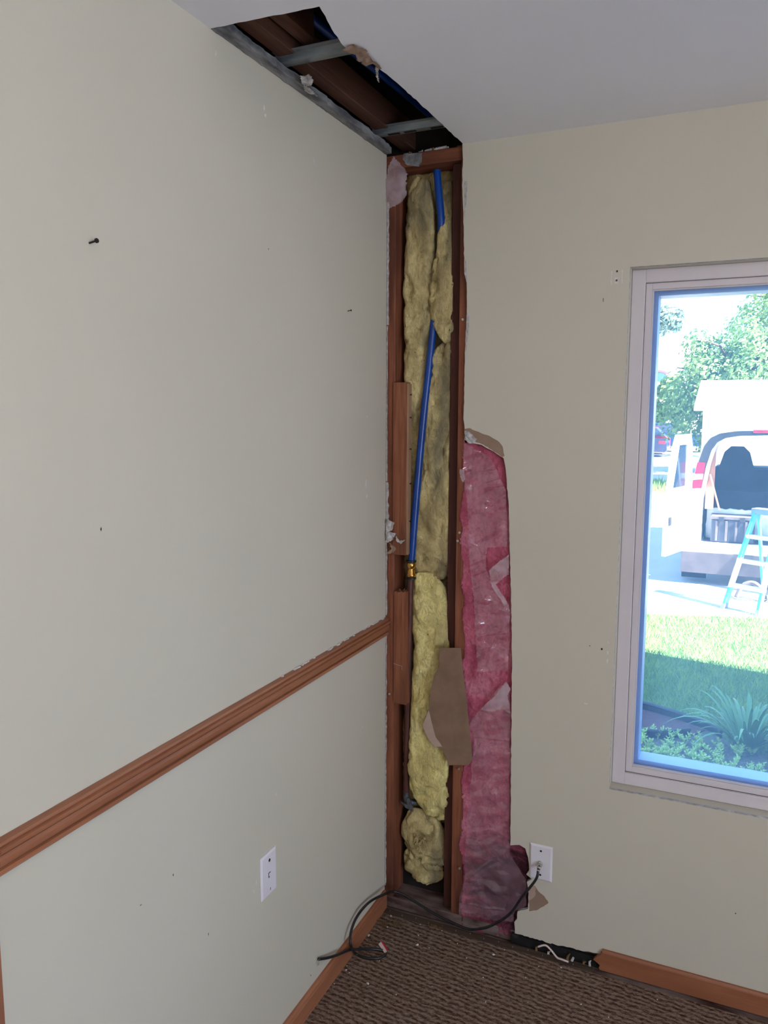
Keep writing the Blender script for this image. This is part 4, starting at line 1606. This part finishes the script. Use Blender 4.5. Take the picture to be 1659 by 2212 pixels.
# ---- trees
def tree(name, c, size, nleaf, leaf, mat, label, seed, trunk_r=.16, clumps=26, group='trees across the road'):
    """c: crown centre, size: half extents"""
    rr = random.Random(seed)
    t = thing(name, (c[0], c[1], G - .04), label, 'tree', group)
    mb = MB()
    top = Vector((c[0], c[1], c[2] + size[2] * .3))
    mb.tube([(c[0], c[1], G - .04), (c[0] + .05, c[1], (G + c[2]) / 2), top], [trunk_r, trunk_r * .75, trunk_r * .3], 8)
    for k in range(9):
        a = k * 2.4
        s0 = Vector((c[0], c[1], c[2] - size[2] * .5 + k * size[2] * .1))
        mb.tube([s0, s0 + Vector((math.cos(a) * size[0] * .4, math.sin(a) * size[1] * .4, size[2] * .3)), s0 + Vector((math.cos(a) * size[0] * .75, math.sin(a) * size[1] * .75, size[2] * .35))], [trunk_r * .4, trunk_r * .25, .02], 6)
    mk('trunk', mb, 'bark', t, smooth=True)
    mb = MB()
    cl = []
    for k in range(clumps):
        while True:
            u = Vector((rr.uniform(-1, 1), rr.uniform(-1, 1), rr.uniform(-1, 1)))
            if .25 < u.length < 1:
                break
        cl.append((Vector((c[0] + u.x * size[0] * .82, c[1] + u.y * size[1] * .82, c[2] + u.z * size[2] * .82)), rr.uniform(.26, .42) * min(size)))
    for i in range(nleaf):
        p0, r = rr.choice(cl)
        d = Vector((rr.gauss(0, 1), rr.gauss(0, 1), rr.gauss(0, 1))).normalized()
        p = p0 + d * r * rr.uniform(.55, 1.1)
        u = (d + Vector((rr.uniform(-.8, .8), rr.uniform(-.8, .8), rr.uniform(-.3, .9)))).normalized()
        a = u.orthogonal().normalized()
        b = u.cross(a)
        s = leaf * rr.uniform(.6, 1.25)
        n = mb.add([p - a * s, p + b * s * .6 + u * s * .15, p + a * s, p - b * s * .6 + u * s * .15])
        mb.face((n, n + 1, n + 2, n + 3))
    mk('crown', mb, mat, t)
    return t


tree('maple_tree', (.55, 33, 2.7), (2.9, 2.4, 3.1), 17000, .11, 'leaf', 'large leafy green tree behind the van and pale building', 3, .2, 60)
sc_ = at(1452, 872, 1, 55)
tree('shrub_tree', tuple(sc_), (1.75, 1.3, 2.15), 9000, .14, 'leaf', 'lower dense bushy tree above the parked dark cars', 4, .1, 26)
tree('slender_tree', (3.4, 44, 7.0), (3.4, 2.4, 2.6), 5000, .12, 'leaf', 'airy tall tree top rising behind the large tree', 6, .2, 40)
tree('far_tree', (-7.4, 82, 10.6), (2.6, 2.0, 2.1), 1100, .22, 'leaf_far', 'sparse pale far tree above the house with the arched window', 5, .16, 16)

# ---- pale building behind the van
bld = thing('garage_building', (2.6, 25.5, G - .04), 'pale low building with a sunlit roof directly behind the van', 'building')
ex0, ez = bw(1499, 880, 23.6)
mb = MB()
mb.box(ex0 + .28, 8, 23.8, 30, G - .04, ez - .03)
mk('wall', mb, 'house_wall', bld)
rx, rz = bw(1510, 822, 27)
mb = MB()
mb.prism([[(ex0, 23.6, ez - .1), (ex0, 23.6, ez), (ex0, 27, rz), (ex0, 30.4, ez), (ex0, 30.4, ez - .1), (ex0, 27, rz - .12)]], (9, 0, 0))
mk('roof', mb, 'roof', bld)
mb = MB()
mb.box(ex0 + .26, ex0 + .36, 23.73, 23.799, G - .04, ez - .05)
mk('corner_board', mb, 'vinyl', bld)
# ---- far house with arched window
hs = thing('far_house', (-8, 66, G - .04), 'far pale house with an arched window beyond the trees', 'house')
mb = MB()
mb.box(-18, -2.5, 64, 72, G - .04, 5.8)
mk('wall', mb, 'house_wall', hs)
mb = MB()
mb.prism([[(-18.5, 63.4, 5.8), (-18.5, 68, 7.6), (-18.5, 72.6, 5.8)]], (16.5, 0, 0))
mk('roof', mb, 'roof', hs)
wc = at(1420, 828, 1, 63.97)
arc = [(wc.x + math.cos(a) * 1.15, wc.z + .12 + math.sin(a) * .9) for a in [math.pi * k / 14 for k in range(15)]]
mb = MB()
mb.prism([[(x, 63.98, z) for x, z in arc]], (0, -.06, 0))
aw = mk('arched_window', mb, 'brick_arch', hs)
mb = MB()
mb.prism([[(wc.x + (x - wc.x) * .78, 63.91, wc.z + .12 + (z - wc.z - .12) * .78) for x, z in arc]], (0, -.04, 0))
mk('pane', mb, 'far_pane', aw)
mb = MB()
mb.box(wc.x - .62, wc.x + .62, 63.93, 63.999, wc.z - 1.0, wc.z - .12)
lw = mk('lower_window', mb, 'vinyl', hs)
mb = MB()
mb.box(wc.x - .48, wc.x + .48, 63.89, 63.93, wc.z - .9, wc.z - .2)
mk('pane', mb, 'far_pane', lw)

# ---- cars across the road
def wheel(parent, c, r, w, nm='wheel'):
    mb = MB()
    mb.lathe([(-w / 2, r * .62), (-w / 2, r * .94), (-w * .35, r), (w * .35, r), (w / 2, r * .94), (w / 2, r * .62)], c, (1, 0, 0) if parent.get('axle') == 'x' else (0, 1, 0), 20)
    o = mk(nm, mb, 'tyre', parent, smooth=True)
    mb = MB()
    mb.lathe([(-w * .42, r * .2), (-w * .46, r * .6), (w * .46, r * .6), (w * .42, r * .2)], c, (1, 0, 0) if parent.get('axle') == 'x' else (0, 1, 0), 14)
    mk('rim', mb, 'rim', o, smooth=True)


def side_car(name, x1, y, side, greenhouse, wheels, mat, label, cat, w=1.7, zoff=0.0, lamp=True):
    """car seen from the side, rear end at x1 facing right; side and greenhouse are (dx, z) outlines"""
    g = G - .04 + zoff
    t = thing(name, (x1 - 2.2, y, g), label, cat, 'vehicles parked across the road')
    mb = MB()
    mb.prism([[(x1 + dx, y - w / 2, g + z) for dx, z in side]], (0, w, 0))
    mk('body', mb, mat, t)
    mb = MB()
    mb.prism([[(x1 + dx, y - w / 2 + .08, g + z) for dx, z in greenhouse]], (0, w - .16, 0))
    mk('cabin', mb, 'car_glass', t)
    gh = [(dx, z) for dx, z in greenhouse]
    mb = MB()
    mz = max(z for _, z in gh)
    xs = [dx for dx, z in gh if z > mz - .12]
    mb.box(x1 + min(xs), x1 + max(xs), y - w / 2 + .06, y + w / 2 - .06, g + mz - .03, g + mz + .03, ch=.02)
    mk('roof', mb, mat, t)
    for dx in wheels:
        for s in (-1, 1):
            wheel(t, (x1 + dx, y + s * (w / 2 - .1), g + .32), .32, .2)
    if lamp:
        mb = MB()
        mb.box(x1 - .42, x1 - .06, y - w / 2 - .02, y - w / 2 + .1, g + .72, g + .90, ch=.02)
        mk('tail_lamp', mb, 'tail', t)
    return t


side_car('sedan_car', -2.75, 44.4, [(-4.5, .28), (-4.5, .7), (-3.4, .9), (-.9, 1.0), (-.12, .96), (0, .72), (.02, .4), (-.1, .26)], [(-3.5, .88), (-2.6, 1.36), (-1.55, 1.38), (-.85, .98)], (-3.7, -.95), 'car_blue', 'dark blue sedan with a red tail lamp across the road', 'car')
side_car('red_car', -2.95, 47.6, [(-4.2, .3), (-4.2, .8), (-3.0, 1.0), (-.2, 1.05), (0, .9), (0, .34)], [(-3.2, .98), (-2.4, 1.5), (-.7, 1.52), (-.2, 1.04)], (-3.4, -.8), 'car_red', 'red car partly hidden behind the dark sedan', 'car', lamp=False)
side_car('pickup_truck', -.75, 50.6, [(-5.3, .4), (-5.3, 1.0), (-3.9, 1.1), (-2.1, 1.12), (-.02, 1.12), (0, .5), (-.2, .38)], [(-4.1, 1.08), (-3.5, 1.72), (-2.3, 1.74), (-2.1, 1.1)], (-4.3, -1.0), 'truck_blue', 'deep blue pickup truck between the sedan and the van door', 'truck', 1.8, 0, False)

# ---- van with open rear
VY = 10.0
VCX = 1.37
van = thing('cargo_van', (VCX, VY + 2.6, G - .02), 'white cargo van with its rear doors open on the driveway', 'van')
van['axle'] = 'x'
half = [(1.03, -.36), (1.04, .0), (1.03, .35), (.985, .62), (.93, .95), (.86, 1.20), (.78, 1.32), (.66, 1.385), (.45, 1.42), (.0, 1.435)]
prof = [(VCX - x, z) for x, z in half] + [(VCX + x, z) for x, z in half[::-1][1:]]
inn = [(VCX - x * .80 if x > .5 else VCX - x * .80, -.21 + (z + .36) * .885) for x, z in half]
inn = inn + [(2 * VCX - x, z) for x, z in inn[::-1][1:]]
mb = MB()
mb.prism([[(x, VY, z) for x, z in prof], [(x, VY, z) for x, z in inn]], (0, 3.55, 0))
mk('body', mb, 'van_white', van, smooth=True)
# nose: hood and lower front
mb = MB()
mb.prism([[(VCX - 1.0, VY + 3.55, -.36), (VCX - 1.0, VY + 3.55, .60), (VCX - 1.0, VY + 4.2, .52), (VCX - 1.0, VY + 5.15, .30), (VCX - 1.0, VY + 5.25, -.36)]], (2.0, 0, 0))
mk('hood', mb, 'van_white', van)
# windscreen pillars
for s in (-1, 1):
    mb = MB()
    mb.tube([(VCX + s * .74, VY + 3.5, 1.2), (VCX + s * .92, VY + 4.2, .43)], .05, 8)
    mk('windscreen_pillar', mb, 'van_white', van)
mb = MB()
mb.prism([[(VCX - .74, VY + 3.52, 1.2), (VCX + .74, VY + 3.52, 1.2), (VCX + .92, VY + 4.22, .44), (VCX - .92, VY + 4.22, .44)]], (0, -.006, -.004))
mk('windscreen', mb, 'glass', van)
mb = MB()
mb.box(VCX - .80, VCX + .80, VY + 3.3, VY + 3.9, .05, .70, ch=.05)
mk('dashboard', mb, 'van_in', van)
# dark lining: partition sides and cargo walls
mb = MB()
mb.box(VCX - .815, VCX - .800, VY + .5, VY + 3.4, -.2, .95)
mb.box(VCX + .800, VCX + .815, VY + .5, VY + 3.4, -.2, .95)
mk('cargo_lining', mb, 'van_in', van)
mb = MB()
mb.box(VCX - .8, VCX + .8, VY + .1, VY + 3.6, -.215, -.20)
mk('cargo_floor', mb, 'van_in', van)
for s in (-1, 1):
    mb = MB()
    zb = [(-.26, .2), (-.27, .75), (-.20, 1.0), (-.10, 1.10), (.10, 1.10), (.20, 1.0), (.27, .75), (.26, .2)]
    mb.prism([[(VCX + s * .42 + a, VY + 2.3, z) for a, z in zb]], (0, .16, 0))
    st_ = mk('seat_back', mb, 'van_in', van, label='dark high seat back')
    mb = MB()
    mb.box(VCX + s * .42 - .27, VCX + s * .42 + .27, VY + 2.4, VY + 2.95, .05, .22, ch=.04)
    mk('seat_cushion', mb, 'van_in', st_)
mb = MB()
mb.box(VCX - .8, VCX + .8, VY + 1.5, VY + 1.62, -.2, .42, ch=.01)
mk('cargo_divider', mb, 'van_in', van)
# black weatherstrip around the upper rear opening
outer = [(VCX - x * 1.0 + .012, z - .012) for x, z in half if z > .55]
innr = [(VCX - x * .865, -.36 + (z + .36) * .955) for x, z in half if z > .55]
L = outer + [(2 * VCX - x, z) for x, z in outer[::-1][1:]]
I = innr + [(2 * VCX - x, z) for x, z in innr[::-1][1:]]
mb = MB()
mb.prism([[(x, VY - .004, z) for x, z in L] + [(x, VY - .004, z) for x, z in I[::-1]]], (0, -.02, 0))
mk('weatherstrip', mb, 'van_black', van)
for s in (-1, 1):
    tl = None
    f = lambda x: VCX + s * x
    mb = MB()
    mb.prism([[(f(.99), VY - .03, .57), (f(.85), VY - .03, .59), (f(.82), VY - .03, .95), (f(.925), VY - .03, .955)]], (0, .05, 0))
    tl = mk('tail_light', mb, 'tail', van, label='red tail light with a white band')
    mb = MB()
    mb.prism([[(f(.985), VY - .034, .70), (f(.845), VY - .034, .715), (f(.838), VY - .034, .79), (f(.968), VY - .034, .785)]], (0, .004, 0))
    mk('clear_band', mb, 'clear_lens', tl)
mb = MB()
mb.box(VCX - .22, VCX + .22, VY - .03, VY, 1.385, 1.43, ch=.008)
mk('brake_light', mb, 'tail', van)
mb = MB()
bp = [(-.36, -.30), (-.34, -.60), (-.12, -.62), (.02, -.60), (.02, -.30)]
bp2 = [(VY + a, z) for a, z in bp]
mb.prism([[(VCX - 1.06, y, z) for y, z in bp2]], (2.12, 0, 0))
mk('bumper', mb, 'bumper', van, label='grey step bumper')
mb = MB()
mb.box(VCX - 1.04, VCX + 1.04, VY - .34, VY + .0, -.2995, -.286, ch=.004)
mk('bumper_step', mb, 'van_white', van)
for yy in (VY + .75, VY + 4.3):
    for s in (-1, 1):
        wheel(van, (VCX + s * .88, yy, G - .02 + .36), .36, .24)
for s in (-1, 1):
    mb = MB()
    mb.box(VCX + s * .9 - .17, VCX + s * .9 + .17, VY + .08, VY + .10, -.755, -.37, ch=.004)
    mk('mud_flap', mb, 'tyre', van)
# open rear doors
for s in (-1, 1):
    hinge = Vector((VCX + s * 1.03, VY - .02, 0))
    ang = math.radians(112)
    du = Vector((-s * math.cos(ang), -math.sin(ang), 0)) if False else Vector((s * math.cos(math.radians(74)), -math.sin(math.radians(74)), 0))
    dn = Vector((du.y, -du.x, 0)) * s
    wv = .92
    ol = [(0, -.30), (wv, -.30), (wv, .25), (wv - .04, .60), (wv - .12, .95), (wv - .22, 1.22), (wv - .30, 1.36), (.14, 1.36), (.07, 1.2), (.0, .6)]
    hole = [(.16, .62), (.18, 1.22), (wv - .34, 1.22), (wv - .26, .95), (wv - .16, .62)]
    mb = MB()
    mb.prism([[hinge + du * u + Vector((0, 0, z)) for u, z in ol], [hinge + du * u + Vector((0, 0, z)) for u, z in hole]], dn * .055)
    dr = mk('rear_door', mb, 'van_white', van)
    mb = MB()
    mb.prism([[hinge + du * u + dn * .025 + Vector((0, 0, z)) for u, z in hole]], dn * .006)
    mk('door_glass', mb, 'glass', dr)
    for k in range(5):
        mb = MB()
        z0 = -.12 + k * .13
        q0 = hinge + du * .16
        mb.prism([[hinge + du * u + dn * .0552 + Vector((0, 0, z)) for u, z in ((.16, z0), (.70, z0 + .02), (.70, z0 + .055), (.16, z0 + .04))]], dn * .0055)
        mk('door_louver', mb, 'bumper', dr)
    mb = MB()
    mb.prism([[hinge + du * u + dn * .0552 + Vector((0, 0, z)) for u, z in ((.80, .12), (.87, .12), (.87, .24), (.80, .24))]], dn * .0195)
    mk('door_latch', mb, 'van_black', dr)
# things inside the van
mb = MB()
mb.box(VCX - .80, VCX - .685, VY + .12, VY + .14, .27, 1.10)
mk('wood_panel', mb, 'ply', label='brown wooden panel standing inside the open van', cat='panel')
mb = MB()
mb.tube([(VCX - .75, VY + .09, .78), (VCX - .60, VY + .07, .27)], .012, 8)
mk('wooden_stick', mb, 'ply', label='thin pale stick leaning against the panel in the van', cat='stick')
mb = MB()
mb.sheet([(VCX - .78, -.199), (VCX + .7, -.199), (VCX + .7, .20), (VCX + .1, .235), (VCX - .5, .25), (VCX - .78, .24)], .04, lambda x, z: VY + .42 + .05 * noise.noise((x * 5, z * 5, 1)), .12)
mk('dust_sheet', mb, 'blanket', smooth='all', label='rumpled white sheet heaped in the van behind the crate', cat='cloth')
cr = thing('tool_crate', (VCX - .38, VY + .2, -.2), 'dark ribbed plastic tool crate in the open van', 'crate')
mb = MB()
mb.box(VCX - .70, VCX - .12, VY + .08, VY + .38, -.1995, .13, ch=.012)
mk('crate_body', mb, 'van_in', cr)
mb = MB()
mb.box(VCX - .71, VCX - .11, VY + .07, VY + .39, .131, .185, ch=.01)
mk('crate_lid', mb, 'bumper', cr)
for k in range(4):
    mb = MB()
    mb.box(VCX - .64 + k * .13, VCX - .61 + k * .13, VY + .066, VY + .0795, -.18, .11, ch=.004)
    mk('rib', mb, 'bumper', cr)
for k in (0, 1):
    mb = MB()
    mb.box(VCX - .60 + k * .28, VCX - .53 + k * .28, VY + .05, VY + .0695, .11, .175, ch=.004)
    mk('latch', mb, 'van_black', cr)

# ---- stepladder
lw_ = Vector((.88, -.47, 0)).normalized()
ll = Vector((.49, .87, 0))
f1 = Vector((.92, 8.33, G - .02))
lad = thing('step_ladder', f1 + lw_ * .2 + ll * .35, 'blue fibreglass stepladder standing behind the van on the driveway', 'ladder')
Ht = 1.20
ftop = f1 + ll * .50 + lw_ * .07 + Vector((0, 0, Ht))
fr_ = f1 + lw_ * .44
frt = ftop + lw_ * .29


def beam(a, b, w, d, e1, e2, mi=0, mb=None):
    mb = mb or MB()
    a, b = Vector(a), Vector(b)
    n = mb.add([p + e1 * (w * s1) + e2 * (d * s2) for p in (a, b) for s1, s2 in ((-.5, -.5), (.5, -.5), (.5, .5), (-.5, .5))])
    for q in ((0, 1, 2, 3), (7, 6, 5, 4), (0, 4, 5, 1), (1, 5, 6, 2), (2, 6, 7, 3), (3, 7, 4, 0)):
        mb.face([n + i for i in q], mi)
    return mb


for a, b in ((f1, ftop), (fr_, frt)):
    o = mk('front_rail', beam(a, b, .034, .085, lw_, ll), 'fiberglass', lad)
    mk('foot', beam(a, a + (b - a) * .05, .042, .10, lw_, ll), 'ladder_cap', o)
    mk('paint_splash', beam(a + (b - a) * .22, a + (b - a) * .52, 0.0355, .0865, lw_, ll), 'van_white', o)
for k, t in enumerate((.24, .49, .74)):
    a, b = f1.lerp(ftop, t), fr_.lerp(frt, t)
    mk('step', beam(a, b, .042, .095, Vector((0, 0, 1)), ll), 'alu', lad)
r1, r2 = f1 + ll * .92 + lw_ * .02, fr_ + ll * .92 - lw_ * .02
for a, b in ((r1, ftop + ll * .06), (r2, frt + ll * .06)):
    mk('rear_rail', beam(a, b, .028, .045, lw_, ll), 'fiberglass', lad)
for t in (.25, .6):
    mk('rear_brace', beam(r1.lerp(ftop + ll * .06, t), r2.lerp(frt + ll * .06, t), .02, .02, Vector((0, 0, 1)), ll), 'alu', lad)
mb = MB()
cpt = (ftop + frt) / 2 + ll * .03
mk('top_cap', beam(cpt - lw_ * .18, cpt + lw_ * .18, .07, .16, Vector((0, 0, 1)), ll), 'ladder_cap', lad)
mb = MB()
mb.tube(catmull([(1.06, 8.95, G + .0), (1.12, 9.0, G + .14), (1.24, 9.02, G + .20), (1.36, 8.98, G + .12), (1.40, 8.9, G + .0)], 6), .03, 8)
mk('bent_hose', mb, 'bumper', smooth=True, label='grey bent hose arching on the driveway behind the ladder', cat='hose')

# ---- garage wing of the house to the right of the window: shades the lawn
mb = MB()
mb.prism([[(3.2, .2, G), (9, .2, G), (9, 4.0, G), (3.2, 5.335, G)]], (0, 0, 4.15))
wing = mk('garage_wing', mb, 'siding', kind='structure', label='projecting house wing to the right of the window')

# ---- ceiling lamp of the room, behind the viewer
LP = Vector((1.15, -1.98, H))
lamp = thing('ceiling_lamp', LP - Vector((0, 0, .12)), 'round ceiling lamp in the room behind the viewer', 'lamp')
mb = MB()
mb.lathe([(0, .17), (-.02, .17), (-.025, .15)], LP - Vector((0, 0, .001)), (0, 0, 1), 28)
mk('canopy', mb, 'nickel', lamp, smooth=True)
tl_ = NT('lamp_glow')
em = tl_.new('ShaderNodeEmission')
em.inputs[0].default_value = (1, .86, .70, 1)
em.inputs[1].default_value = LAMP
tl_.done(em)
M['glow'] = tl_.m
mb = MB()
mb.lathe([(-.026, .148), (-.05, .145), (-.08, .12), (-.10, .08), (-.112, .0)], LP, (0, 0, 1), 28)
mk('shade', mb, 'glow', lamp, smooth='all')
